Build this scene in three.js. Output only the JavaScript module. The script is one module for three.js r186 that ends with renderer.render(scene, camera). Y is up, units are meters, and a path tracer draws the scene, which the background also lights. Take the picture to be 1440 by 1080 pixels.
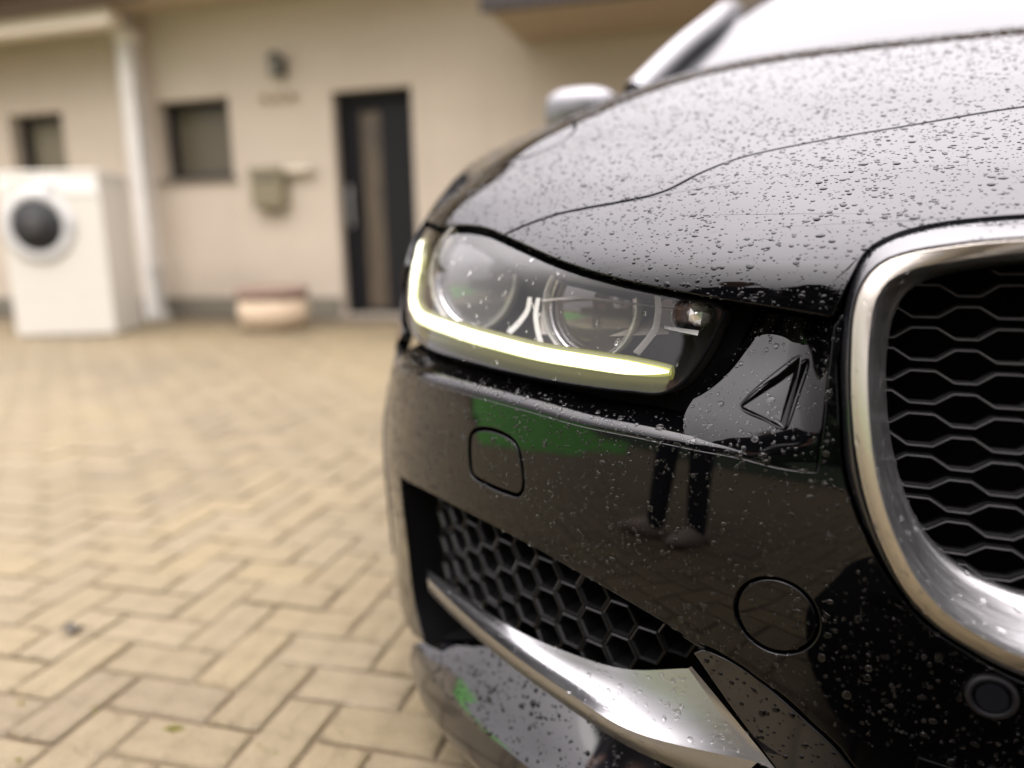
import * as THREE from 'three';
import { mergeGeometries } from 'three/addons/utils/BufferGeometryUtils.js';
import { RoundedBoxGeometry } from 'three/addons/geometries/RoundedBoxGeometry.js';
import { MarchingCubes } from 'three/addons/objects/MarchingCubes.js';
import { ImprovedNoise } from 'three/addons/math/ImprovedNoise.js';

// ================= camera, sky, sun, exposure =================
const scene = new THREE.Scene();
const camera = new THREE.PerspectiveCamera(53.0, 4 / 3, 0.02, 200);
const EYE = new THREE.Vector3(-0.39, 0.68, 0.55), DEG = Math.PI / 180;
camera.position.copy(EYE);
camera.rotation.order = 'YXZ';
camera.rotation.set(-10.7 * DEG, 19 * DEG, -1.3 * DEG);
camera.focus = 0.64;
camera.userData.fStop = camera.getFocalLength() / 14.5;
camera.updateMatrixWorld();

const noise = new ImprovedNoise();
function fbm(x, y, z, o = 4) { let s = 0, a = 0.5; for (let i = 0; i < o; i++) { s += a * noise.noise(x, y, z); x *= 2.03; y *= 2.03; z *= 2.03; a *= 0.5; } return s; }
let seed = 12345;
const rnd = () => { seed = (seed * 1664525 + 1013904223) >>> 0; return seed / 4294967296; };
const range = (a, b) => a + (b - a) * rnd();

{ // an even, bright overcast sky
  const w = 512, h = 256, d = new Float32Array(w * h * 4);
  for (let j = 0; j < h; j++) for (let i = 0; i < w; i++) {
    const el = ((j + 0.5) / h - 0.5) * Math.PI, az = (i / w) * 2 * Math.PI, c = Math.cos(el);
    const up = Math.max(Math.sin(el), 0), n = fbm(Math.cos(az) * c * 1.6 + 7, Math.sin(el) * 3.2, Math.sin(az) * c * 1.6 + 3, 5);
    const L = (1.25 + 11.4 * Math.pow(up, 2.7)) * (1 + 0.2 * n), k = (j * w + i) * 4;
    d[k] = L * 1.0; d[k + 1] = L * 0.938; d[k + 2] = L * 0.972; d[k + 3] = 1;
  }
  const sky = new THREE.DataTexture(d, w, h, THREE.RGBAFormat, THREE.FloatType);
  sky.mapping = THREE.EquirectangularReflectionMapping; sky.magFilter = THREE.LinearFilter; sky.minFilter = THREE.LinearFilter; sky.wrapS = THREE.RepeatWrapping; sky.needsUpdate = true;
  scene.background = sky; scene.environment = sky;
}
const sun = new THREE.DirectionalLight(new THREE.Color(1, 0.95, 0.86), 0.6);
sun.position.set(-7, 12, 6); sun.target.position.set(-2, 0, -2); sun.castShadow = true; sun.shadow.radius = 110;
sun.shadow.mapSize.set(2048, 2048); Object.assign(sun.shadow.camera, { left: -12, right: 12, top: 12, bottom: -12, near: 0.5, far: 40 });
scene.add(sun, sun.target);
const renderer = new THREE.WebGLRenderer({ antialias: true });
renderer.toneMapping = THREE.LinearToneMapping;
renderer.toneMappingExposure = 0.90;
renderer.shadowMap.enabled = true;

// ================= helpers =================
// ---------- the car's outer skin: one smooth surface U(t, v) in the car's own axes (x across, y up, z forward) ----------
// v runs up a profile (rows below), t runs from the car's centre line (0) round the corner to the flank (1) and on along the flank (metres past 1)
const ROW_Y = [0.10, 0.25, 0.40, 0.52, 0.60, 0.66, 0.72, 0.78, 0.84, 0.90, 0.95, 0.99, 1.03];
const ROW_Z = [0.000, -0.009, -0.001, -0.006, -0.021, -0.042, -0.143, -0.289, -0.411, -0.555, -0.740, -1.002, -1.356];
const ROW_W = [1.014, 1.012, 0.999, 0.970, 0.952, 0.949, 0.953, 0.962, 0.944, 0.865, 0.767, 0.669, 0.567];
const ROW_D = [0.723, 0.699, 0.663, 0.632, 0.614, 0.599, 0.555, 0.524, 0.541, 0.562, 0.549, 0.521, 0.480];
const DENTS = [[-0.84, -0.62, 0.14, -0.0297], [-0.76, -0.85, 0.13, -0.0149], [-0.60, -1.05, 0.15, -0.0049]];
function spline(a, v) {
  const n = a.length, i = Math.min(Math.max(Math.floor(v), 0), n - 2), t = v - i;
  const p1 = a[i], p2 = a[i + 1], p0 = i > 0 ? a[i - 1] : 2 * p1 - p2, p3 = i < n - 2 ? a[i + 2] : 2 * p2 - p1;
  return 0.5 * (2 * p1 + (p2 - p0) * t + (2 * p0 - 5 * p1 + 4 * p2 - p3) * t * t + (3 * p1 - p0 - 3 * p2 + p3) * t * t * t);
}
const squareness = (v) => { const k = Math.min(Math.max((v - 5.2) / 3.3, 0), 1); return 2.6 + 1.2 * k * k * (3 - 2 * k); };
function U(t, v) {
  const phi = Math.min(t, 1) * Math.PI / 2;
  const x = -spline(ROW_W, v) * Math.pow(Math.max(Math.sin(phi), 0), 2 / squareness(v)) * (1 - 0.02 * Math.max(t - 1, 0) ** 2 * 0.3);
  const z = spline(ROW_Z, v) - spline(ROW_D, v) * (1 - Math.pow(Math.max(Math.cos(phi), 0), 1.2)) - Math.max(t - 1, 0);
  let y = spline(ROW_Y, v);
  for (const [bx, bz, s, a] of DENTS) y += a * Math.exp(-((x - bx) ** 2 + (z - bz) ** 2) / (2 * s * s));
  return [x, y, z];
}
const sub3 = (a, b) => [a[0] - b[0], a[1] - b[1], a[2] - b[2]], add3 = (a, b, k = 1) => [a[0] + b[0] * k, a[1] + b[1] * k, a[2] + b[2] * k];
const cross3 = (a, b) => [a[1] * b[2] - a[2] * b[1], a[2] * b[0] - a[0] * b[2], a[0] * b[1] - a[1] * b[0]];
const dot3 = (a, b) => a[0] * b[0] + a[1] * b[1] + a[2] * b[2], unit3 = (a) => { const l = Math.hypot(...a) || 1; return [a[0] / l, a[1] / l, a[2] / l]; };
function tangents(t, v) {
  const e = 0.004, t0 = Math.max(t - e, 0), t1 = t + e;
  const a = sub3(U(t1, v), U(t0, v)).map((c) => c / (t1 - t0)), b = sub3(U(t, v + 0.02), U(t, v - 0.02)).map((c) => c / 0.04);
  return [a, b];
}
function UN(t, v) {
  const [a, b] = tangents(Math.max(t, 0.002), v);
  const n = unit3(cross3(b, a));
  if (t < 0.004) { n[0] = 0; return unit3(n); }
  return n;
}
const S = (t, v, off = 0) => { const p = U(t, v); return off ? add3(p, UN(t, v), off) : p; };

const V = (a) => new THREE.Vector3(a[0], a[1], a[2]);
const used = new Map();
function numbered(n) { const k = used.get(n) ?? 0; used.set(n, k + 1); return k ? n + '_' + String(k).padStart(3, '0') : n; }
function shade(o) { o.castShadow = true; o.receiveShadow = true; return o; }
function part(name, geo, mat, parent) {
  const g = Array.isArray(geo) ? joined(geo) : geo, m = shade(new THREE.Mesh(g, mat));
  m.name = name; parent.add(m); return m;
}
function group(name, parent) { const g = new THREE.Group(); g.name = name; parent.add(g); return g; }
function thing(name, label, category, at = [0, 0, 0], turn = 0, grp) {
  const g = new THREE.Group(); g.name = numbered(name); g.position.set(...at); g.rotation.y = turn; scene.add(g);
  g.userData = { label, category }; if (grp) g.userData.group = grp; return g;
}
function plain(g) {
  const c = g.index ? g.toNonIndexed() : g.clone();
  for (const k of Object.keys(c.attributes)) if (!['position', 'normal', 'uv'].includes(k)) c.deleteAttribute(k);
  if (!c.attributes.uv) c.setAttribute('uv', new THREE.BufferAttribute(new Float32Array(c.attributes.position.count * 2), 2));
  if (!c.attributes.normal) c.computeVertexNormals();
  return c;
}
function joined(list) { return list.length === 1 ? list[0] : mergeGeometries(list.map(plain)); }
function moved(g, x = 0, y = 0, z = 0, rx = 0, ry = 0, rz = 0) { const m = new THREE.Matrix4().makeRotationFromEuler(new THREE.Euler(rx, ry, rz, 'YXZ')).setPosition(x, y, z); return g.clone().applyMatrix4(m); }
function mirrored(g) {
  const c = g.index ? g.toNonIndexed() : g.clone();
  for (const k of ['position', 'normal']) { const a = c.attributes[k]; if (a) for (let i = 0; i < a.count; i++) a.setX(i, -a.getX(i)); }
  for (const a of Object.values(c.attributes)) for (let i = 0; i < a.count; i += 3) for (let q = 0; q < a.itemSize; q++) {
    const t = a.array[(i + 1) * a.itemSize + q]; a.array[(i + 1) * a.itemSize + q] = a.array[(i + 2) * a.itemSize + q]; a.array[(i + 2) * a.itemSize + q] = t;
  }
  return c;
}
const both = (g) => joined([plain(g), plain(mirrored(g))]);
function box(w, h, d, x = 0, y = 0, z = 0, r = 0.006) { return moved(new RoundedBoxGeometry(w, h, d, 2, Math.min(r, w / 2.01, h / 2.01, d / 2.01)), x, y, z); }
function geometry(pos, nor, idx, uv) {
  const g = new THREE.BufferGeometry();
  g.setAttribute('position', new THREE.Float32BufferAttribute(pos, 3));
  if (nor) g.setAttribute('normal', new THREE.Float32BufferAttribute(nor, 3));
  g.setAttribute('uv', new THREE.Float32BufferAttribute(uv ?? new Array(pos.length / 3 * 2).fill(0), 2));
  g.setIndex(idx); if (!nor) g.computeVertexNormals();
  return g;
}
// a smooth outline through [t, v] points; a third entry 1 makes a sharp corner
function smoothLoop(pts, step, closed = true, at = (q) => S(q[0], q[1])) {
  const n = pts.length, out = [];
  const P = (i) => closed ? pts[(i + n) % n] : pts[Math.min(Math.max(i, 0), n - 1)];
  for (let i = 0; i < (closed ? n : n - 1); i++) {
    const p1 = P(i), p2 = P(i + 1), p0 = p1[2] || (!closed && i === 0) ? p1 : P(i - 1), p3 = p2[2] || (!closed && i === n - 2) ? p2 : P(i + 2);
    const len = Math.hypot(...sub3(at(p1), at(p2))), k = Math.max(1, Math.ceil(len / step));
    const d0 = Math.hypot(...sub3(at(p0), at(p1))), d2 = Math.hypot(...sub3(at(p2), at(p3)));
    const m1 = [0, 1].map((c) => d0 < 1e-6 ? p2[c] - p1[c] : ((p1[c] - p0[c]) / d0 + (p2[c] - p1[c]) / len) / 2 * len), m2 = [0, 1].map((c) => d2 < 1e-6 ? p2[c] - p1[c] : ((p3[c] - p2[c]) / d2 + (p2[c] - p1[c]) / len) / 2 * len);
    for (let j = 0; j < k; j++) {
      const s = j / k, a = 2 * s ** 3 - 3 * s * s + 1, b = s ** 3 - 2 * s * s + s, c2 = -2 * s ** 3 + 3 * s * s, d = s ** 3 - s * s;
      out.push([0, 1].map((c) => a * p1[c] + b * m1[c] + c2 * p2[c] + d * m2[c]));
    }
  }
  if (!closed) out.push(pts[n - 1].slice(0, 2));
  return out;
}
function area2(l) { let a = 0; for (let i = 0; i < l.length; i++) { const p = l[i], q = l[(i + 1) % l.length]; a += p[0] * q[1] - q[0] * p[1]; } return a; }
// moves a [t, v] loop inwards (towards its left side) by d metres on the surface; gives the outward directions too
function insetLoop(l, d) {
  const n = l.length, P = [], O = [];
  for (let i = 0; i < n; i++) {
    const q = l[i], a = S(...l[(i + n - 1) % n]), b = S(...l[(i + 1) % n]), nn = UN(...q);
    let o = unit3(cross3(unit3(sub3(b, a)), nn));
    const [ta, tb] = tangents(...q), aa = dot3(ta, ta), bb = dot3(tb, tb), ab = dot3(ta, tb), wa = -d * dot3(o, ta), wb = -d * dot3(o, tb), det = aa * bb - ab * ab || 1e-9;
    let dt = (bb * wa - ab * wb) / det, dv = (aa * wb - ab * wa) / det;
    if (q[0] < 0.0015) { o = unit3([0, o[1], o[2]]); dt = 0; }
    P.push([Math.max(q[0] + Math.max(-0.02, Math.min(0.02, dt)), 0), q[1] + Math.max(-0.3, Math.min(0.3, dv))]); O.push(o);
  }
  return [P, O];
}
// a panel of the skin: outline in (t, v), with gap, rounded edge and a lip turned inwards
function skin(outline, { off = 0, gap = 0.0016, lip = 0.02, round = 0.0012, edge = 0.03, step = 0.007, holes = [], raw = false } = {}) {
  const loops = [outline, ...holes].map((o, k) => { let l = raw ? o.slice() : smoothLoop(o, step); const ccw = area2(l) > 0; if (ccw === (k > 0)) l = l.reverse(); return l; });
  // U's normal is cross(dv, dt): with t to the left seen from outside, a counter-clockwise (t, v) loop runs clockwise; handle by checking with the surface
  const flip = -1, ring = loops.map((l) => { const r = l.slice().reverse(); const [p, o] = insetLoop(r, gap + round); return [p.reverse(), o.reverse()]; });
  const SC = 0.08, flat = ring.map(([p]) => p.map((q) => new THREE.Vector2(q[0], q[1] * SC)));
  const tri = THREE.ShapeUtils.triangulateShape(flat[0], flat.slice(1));
  let tv = ring.flatMap(([p]) => p), f = tri.map((t) => t.slice()), pos = tv.map((q) => S(q[0], q[1], off));
  for (let pass = 0; pass < 12; pass++) {
    const mid = new Map(), out = []; let did = false;
    const m = (a, b) => {
      if (Math.hypot(...sub3(pos[a], pos[b])) <= edge) return -1;
      const k = a < b ? a * 1e6 + b : b * 1e6 + a; let i = mid.get(k);
      if (i === undefined) { i = tv.length; mid.set(k, i); const q = [(tv[a][0] + tv[b][0]) / 2, (tv[a][1] + tv[b][1]) / 2]; tv.push(q); pos.push(S(q[0], q[1], off)); }
      did = true; return i;
    };
    for (const [a, b, c] of f) {
      const ab = m(a, b), bc = m(b, c), ca = m(c, a), k = (ab >= 0) + (bc >= 0) + (ca >= 0);
      if (k === 0) out.push([a, b, c]);
      else if (k === 3) out.push([a, ab, ca], [ab, b, bc], [ca, bc, c], [ab, bc, ca]);
      else {
        let [A, B, C, x, y, z] = [a, b, c, ab, bc, ca];
        if (k === 1) { while (x < 0) [A, B, C, x, y, z] = [B, C, A, y, z, x]; out.push([A, x, C], [x, B, C]); }
        else { while (z >= 0) [A, B, C, x, y, z] = [B, C, A, y, z, x]; out.push([A, x, C], [x, y, C], [x, B, y]); }
      }
    }
    f = out; if (!did) break;
  }
  const P = [], N = [], I = [], UV = [];
  tv.forEach((q, i) => { P.push(...pos[i]); N.push(...UN(q[0], q[1])); UV.push(q[0], q[1] * SC); });
  for (const [a, b, c] of f) {
    const n = cross3(sub3(pos[b], pos[a]), sub3(pos[c], pos[a])), w = UN(...tv[a]);
    if (dot3(n, w) > 0) I.push(a, b, c); else I.push(a, c, b);
  }
  if (lip > 0) for (const [p, o] of ring) {
    const n = p.length, base = P.length / 3;
    for (let i = 0; i < n; i++) {
      const s = S(p[i][0], p[i][1], off), w = UN(...p[i]), d = o[i], m = unit3(add3(w, d));
      const r = [[s, w], [add3(add3(s, d, round * 0.7), w, -round * 0.3), m], [add3(add3(s, d, round), w, -round), d], [add3(add3(s, d, round), w, -lip), d]];
      for (const [a, b] of r) { P.push(...a); N.push(...b); UV.push(0, 0); }
    }
    for (let i = 0; i < n; i++) { const j = (i + 1) % n; if (p[i][0] < 0.0015 && p[j][0] < 0.0015) continue; for (let k = 0; k < 3; k++) { const a = base + i * 4 + k, b = base + j * 4 + k; I.push(a, a + 1, b, b, a + 1, b + 1); } }
  }
  return orient(geometry(P, N, I, UV));
}
function orient(g) { // triangles follow their normals
  const p = g.attributes.position, n = g.attributes.normal, I = g.index.array;
  const a = new THREE.Vector3(), b = new THREE.Vector3(), c = new THREE.Vector3(), m = new THREE.Vector3();
  for (let i = 0; i < I.length; i += 3) {
    a.fromBufferAttribute(p, I[i]); b.fromBufferAttribute(p, I[i + 1]).sub(a); c.fromBufferAttribute(p, I[i + 2]).sub(a); b.cross(c);
    m.fromBufferAttribute(n, I[i]); if (b.dot(m) < 0) { const t = I[i + 1]; I[i + 1] = I[i + 2]; I[i + 2] = t; }
  }
  return g;
}
function cat1(p0, p1, p2, p3, t) { return p1.map((_, c) => 0.5 * (2 * p1[c] + (p2[c] - p0[c]) * t + (2 * p0[c] - 5 * p1[c] + 4 * p2[c] - p3[c]) * t * t + (3 * p1[c] - p0[c] - 3 * p2[c] + p3[c]) * t ** 3)); }
function along(a, x) { const n = a.length, i = Math.min(Math.floor(x), n - 2), t = x - i, p1 = a[i], p2 = a[i + 1]; const p0 = i > 0 ? a[i - 1] : p1.map((c, k) => 2 * c - p2[k]), p3 = i < n - 2 ? a[i + 2] : p2.map((c, k) => 2 * c - p1[k]); return cat1(p0, p1, p2, p3, t); }
// a smooth sheet through a grid of 3-D points; towards = a direction its outside faces
function net(rows, nu = 8, nv = 8, towards = [0, 0.3, 1]) {
  const R = rows.length, C = rows[0].length, U2 = (C - 1) * nu, V2 = (R - 1) * nv, P = [], I = [], UV = [];
  for (let j = 0; j <= V2; j++) { const x = j / nv, line = []; for (let c = 0; c < C; c++) line.push(along(rows.map((r) => r[c]), x)); for (let i = 0; i <= U2; i++) { P.push(...along(line, i / nu)); UV.push(i / U2, j / V2); } }
  for (let j = 0; j < V2; j++) for (let i = 0; i < U2; i++) { const a = j * (U2 + 1) + i, b = a + 1, c = a + U2 + 1, d = c + 1; I.push(a, c, b, b, c, d); }
  let g = geometry(P, null, I, UV);
  const n = g.attributes.normal; let s = 0; for (let i = 0; i < n.count; i++) s += n.getX(i) * towards[0] + n.getY(i) * towards[1] + n.getZ(i) * towards[2];
  if (s < 0) { for (let i = 0; i < I.length; i += 3) { const t = I[i + 1]; I[i + 1] = I[i + 2]; I[i + 2] = t; } g = geometry(P, null, I, UV); }
  return g;
}
function evenly(pts, n, closed = false) { return new THREE.CatmullRomCurve3(pts.map(V), closed, 'centripetal').getSpacedPoints(n).map((p) => p.toArray()); }
// a band between two or more curves of points
function band(curves, n = 90, nv = 6, towards) { const c = curves.map((k) => evenly(k, n)); return net(c, 1, nv, towards); }
function tube(pts, r, seg = 40, rad = 8, closed = false) { return new THREE.TubeGeometry(new THREE.CatmullRomCurve3(pts.map(V), closed, 'centripetal'), seg, r, rad, closed); }
function polyTube(pts, r, rad = 6) { // straight runs with mitred joints
  const P = [], N = [], I = [], n = pts.length, up = new THREE.Vector3(0, 0.1, 1).normalize();
  for (let i = 0; i < n; i++) {
    const a = V(pts[Math.max(i - 1, 0)]), b = V(pts[Math.min(i + 1, n - 1)]), t = b.sub(a).normalize(), s = new THREE.Vector3().crossVectors(up, t).normalize(), w = new THREE.Vector3().crossVectors(t, s);
    for (let k = 0; k < rad; k++) { const q = k / rad * 2 * Math.PI, d = s.clone().multiplyScalar(Math.cos(q) * r[0]).addScaledVector(w, Math.sin(q) * r[1]); P.push(pts[i][0] + d.x, pts[i][1] + d.y, pts[i][2] + d.z); const m = s.clone().multiplyScalar(Math.cos(q) / r[0]).addScaledVector(w, Math.sin(q) / r[1]).normalize(); N.push(m.x, m.y, m.z); }
  }
  for (let i = 0; i < n - 1; i++) for (let k = 0; k < rad; k++) { const a = i * rad + k, b = i * rad + (k + 1) % rad; I.push(a, b, a + rad, b, b + rad, a + rad); }
  return orient(geometry(P, N, I));
}
function noiseMap(size, fn, srgb) {
  const d = new Uint8Array(size * size * 4);
  for (let j = 0; j < size; j++) for (let i = 0; i < size; i++) { const c = fn(i / size, j / size), k = (j * size + i) * 4; for (let q = 0; q < 3; q++) d[k + q] = Math.max(0, Math.min(255, (Array.isArray(c) ? c[q] : c) * 255)); d[k + 3] = 255; }
  const t = new THREE.DataTexture(d, size, size); t.wrapS = t.wrapT = THREE.RepeatWrapping; t.magFilter = THREE.LinearFilter; if (srgb) t.colorSpace = THREE.SRGBColorSpace; t.needsUpdate = true; return t;
}
const tile = (x, y, f, o = 4, z = 0) => { // tileable noise
  const X = x * f, Y = y * f; let s = 0; for (const [i, j] of [[0, 0], [1, 0], [0, 1], [1, 1]]) s += (i ? x : 1 - x) * (j ? y : 1 - y) * fbm(X - i * f + 31.4 * (i + 0), Y - j * f + 31.4 * j, z, o); return s;
};
const col = (r, g, b) => new THREE.Color().setRGB(r, g, b);
function mat(c, rough, o = {}) { const { phys, ...rest } = o; return new (phys ? THREE.MeshPhysicalMaterial : THREE.MeshStandardMaterial)({ color: col(...c), roughness: rough, ...rest }); }

const grainMap = noiseMap(256, (x, y) => 0.5 + 0.9 * tile(x, y, 24, 4));
const blotMap = noiseMap(256, (x, y) => { const n = 0.88 + 0.42 * tile(x, y, 5, 5), s = 1 + 0.5 * tile(x, y, 48, 3, 9); return [n * s, n * s * 0.995, n * s * 0.985]; });
const roughMap = noiseMap(256, (x, y) => 0.8 + 0.5 * tile(x, y, 9, 4, 4));
for (const t of [grainMap, blotMap, roughMap]) t.repeat.set(3, 3);

const M = {
  paint: mat([0.0007, 0.0007, 0.0009], 0.015, { phys: 1, ior: 1.41 }),
  gloss: mat([0.006, 0.006, 0.007], 0.12, { phys: 1, clearcoat: 0.6, clearcoatRoughness: 0.05 }),
  black: mat([0.0022, 0.0022, 0.0024], 0.9, { phys: 1, specularIntensity: 0.1 }),
  satin: mat([0.0008, 0.0008, 0.001], 0.42, { phys: 1, specularIntensity: 0.55 }),
  plastic: mat([0.012, 0.012, 0.012], 0.42),
  blade: mat([0.36, 0.36, 0.365], 0.42, { metalness: 1, roughnessMap: roughMap }), silver: mat([0.55, 0.55, 0.55], 0.42, { metalness: 1, roughnessMap: roughMap }),
  chrome: mat([0.78, 0.78, 0.78], 0.12, { metalness: 1 }),
  meshBar: mat([0.05, 0.05, 0.049], 0.4, { metalness: 0.8 }),
  pane: mat([1, 1, 1], 0.0, { phys: 1, transmission: 1, thickness: 0, ior: 1.62 }),
  clear: mat([0.95, 0.95, 0.93], 0.03, { phys: 1, transmission: 1, thickness: 0.02, ior: 1.49 }),
  wetBead: mat([0.0012, 0.0012, 0.0015], 0.0, { phys: 1, ior: 1.333 }), water: mat([1, 1, 1], 0.0, { phys: 1, transmission: 1, thickness: 0.002, ior: 1.333 }),
  lamp: mat([0.9, 0.9, 0.8], 0.4, { emissive: col(1, 1.02, 0.56), emissiveIntensity: 2.0 }),
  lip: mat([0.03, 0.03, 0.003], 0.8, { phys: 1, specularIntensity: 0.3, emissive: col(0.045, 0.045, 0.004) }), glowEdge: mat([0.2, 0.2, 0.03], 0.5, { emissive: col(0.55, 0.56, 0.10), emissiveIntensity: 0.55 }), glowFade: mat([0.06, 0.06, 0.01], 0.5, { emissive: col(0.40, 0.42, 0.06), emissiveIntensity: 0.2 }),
  interior: mat([0.013, 0.012, 0.010], 0.5),
  tint: mat([0.012, 0.013, 0.014], 0.02, { phys: 1, ior: 1.38 }),
  rubber: mat([0.015, 0.015, 0.015], 0.85),
};

// ================= ground =================
const SQ = 0.089, PAVE_TURN = 4.3 * DEG, PAVE0 = [-1.33, -0.2415];
const driveway = new THREE.Group(); driveway.name = 'driveway'; driveway.userData = { kind: 'structure' }; scene.add(driveway);
{
  const sandMat = mat([0.112, 0.083, 0.049], 0.95, { bumpMap: grainMap, bumpScale: 0.004, map: blotMap });
  const g = new THREE.PlaneGeometry(120, 120).rotateX(-Math.PI / 2); g.translate(0, -0.007, 0);
  const uv = g.attributes.uv; for (let i = 0; i < uv.count; i++) uv.setXY(i, uv.getX(i) * 160, uv.getY(i) * 160);
  part('joint_sand', g, sandMat, driveway);
  const slab = (wob) => { // a chamfered block, 44 triangles, its rim a little uneven
    const L = SQ * 2 - 0.007, W = SQ - 0.007, H = 0.05, ch = 0.004, P = [], I = [], UV = [], n = 12, ring = [];
    for (let k = 0; k < n; k++) { const s = [[-1, -1], [-0.33, -1], [0.33, -1], [1, -1], [1, -0.33], [1, 0.33], [1, 1], [0.33, 1], [-0.33, 1], [-1, 1], [-1, 0.33], [-1, -0.33]][k]; ring.push([s[0] * L / 2 + (rnd() - 0.5) * wob, s[1] * W / 2 + (rnd() - 0.5) * wob]); }
    for (const [q, y] of [[1, -H], [1, -ch], [0, 0]]) for (const [x, z] of ring) { const k = q ? 0 : ch * (0.7 + 0.6 * rnd()); P.push(x - Math.sign(x) * k, y - (q ? 0 : 0.0012 * rnd()), z - Math.sign(z) * k); UV.push(x * 4, z * 4); }
    P.push(0, 0.0005, 0); UV.push(0, 0);
    for (let r = 0; r < 2; r++) for (let k = 0; k < n; k++) { const a = r * n + k, b = r * n + (k + 1) % n; I.push(a, a + n, b, b, a + n, b + n); }
    for (let k = 0; k < n; k++) I.push(2 * n + k, 3 * n, 2 * n + (k + 1) % n);
    return geometry(P, null, I, UV).toNonIndexed();
  };
  const slabs = Array.from({ length: 6 }, () => { const g = slab(0.004); g.deleteAttribute('normal'); g.computeVertexNormals(); return g; });
  const tints = [[0.136, 0.105, 0.056], [0.151, 0.118, 0.061], [0.159, 0.125, 0.066], [0.165, 0.129, 0.066], [0.173, 0.134, 0.068], [0.170, 0.134, 0.073], [0.184, 0.143, 0.070], [0.178, 0.138, 0.072]];
  const pick = (x, z) => Math.max(0, Math.min(7, Math.floor(4.3 + 9 * fbm(x * 0.9, 3.3, z * 0.9, 3) + (rnd() - 0.5) * 5)));  // damp patches and single darker blocks
  const mats = tints.map((c) => mat(c.map((x) => x * 1.0), 0.72, { map: blotMap, roughnessMap: roughMap, bumpMap: grainMap, bumpScale: 0.0045 }));
  const ct = Math.cos(PAVE_TURN), st = Math.sin(PAVE_TURN), spots = [], p = new THREE.Vector3();
  for (let i = -60; i <= 60; i++) for (let j = -60; j <= 60; j++) for (const up of [0, 1]) {
    const cx = -i + 3 * j + (up ? 2.5 : 1), cz = i + j + (up ? 1 : 0.5), x = PAVE0[0] + SQ * (cx * ct + cz * -st * -1 * 0 + 0), zz = 0;
    const lx = cx * SQ, lz = -cz * SQ, X = PAVE0[0] + lx * ct + lz * st, Z = PAVE0[1] - lx * st + lz * ct;
    if (Z < -5.15 || Z > 3.2 || X < -7.5 || X > 3.4) continue;
    p.set(X, 0, Z).project(camera);
    const seen = p.z < 1 && Math.abs(p.x) < 1.08 && Math.abs(p.y) < 1.12 && X < -0.6;
    spots.push({ X, Z, up, d: seen ? EYE.distanceTo(new THREE.Vector3(X, 0, Z)) : 99 + rnd() });
  }
  spots.sort((a, b) => a.d - b.d);
  const place = (s, o) => { o.position.set(s.X, range(-0.002, 0.0015), s.Z); o.rotation.set(range(-0.012, 0.012), PAVE_TURN + (s.up ? Math.PI / 2 : 0) + range(-0.012, 0.012), range(-0.008, 0.008)); };
  spots.slice(0, 300).forEach((s, k) => { const m = shade(new THREE.Mesh(slabs[Math.floor(rnd() * 6)], mats[pick(s.X, s.Z)])); m.name = numbered('paver'); place(s, m); driveway.add(m); });
  const rest = spots.slice(300), inst = new THREE.InstancedMesh(slabs[0], mat([1, 1, 1], 0.72, { map: blotMap, roughnessMap: roughMap, bumpMap: grainMap, bumpScale: 0.0045 }), rest.length), d = new THREE.Object3D(), c = new THREE.Color();
  rest.forEach((s, k) => { place(s, d); d.updateMatrix(); inst.setMatrixAt(k, d.matrix); inst.setColorAt(k, c.setRGB(...tints[pick(s.X, s.Z)])); });
  inst.name = 'far_paver'; inst.userData = { kind: 'stuff' }; shade(inst); driveway.add(inst);
}
{ // moss in the joints
  const blade = new THREE.ConeGeometry(0.0016, 0.010, 4), list = [], d = new THREE.Object3D();
  for (const [x, , z, r, n] of [[-1.1799, 0, -0.234], [-1.1862, 0, -0.2269], [-1.0391, 0, -0.2325], [-1.0268, 0, -0.2268], [-1.338, 0, -0.1131], [-1.4573, 0, -0.2133], [-0.9469, 0, -0.293], [-1.3403, 0, -0.2354], [-1.011, 0, -0.2255]].map((q, i) => [...q, i < 2 ? 0.013 : 0.008, i < 2 ? 70 : 22]))
    for (let k = 0; k < n; k++) list.push([x + (rnd() + rnd() - 1) * r, z + (rnd() + rnd() - 1) * r * 0.35, 0.5 + rnd()]);
  const m = new THREE.InstancedMesh(blade, mat([0.17, 0.17, 0.04], 0.9), list.length), c = new THREE.Color();
  list.forEach(([x, z, s], k) => { d.position.set(x, -0.002, z); d.scale.setScalar(s); d.rotation.set(range(-0.7, 0.7), rnd() * 6, range(-0.7, 0.7)); d.updateMatrix(); m.setMatrixAt(k, d.matrix); m.setColorAt(k, c.setRGB(0.8 + rnd() * 0.6, 0.8 + rnd() * 0.4, 0.8)); });
  m.name = 'moss'; m.userData = { label: 'tufts of yellow green moss in the paver joints', category: 'moss', kind: 'stuff' }; shade(m); scene.add(m);
}
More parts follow.
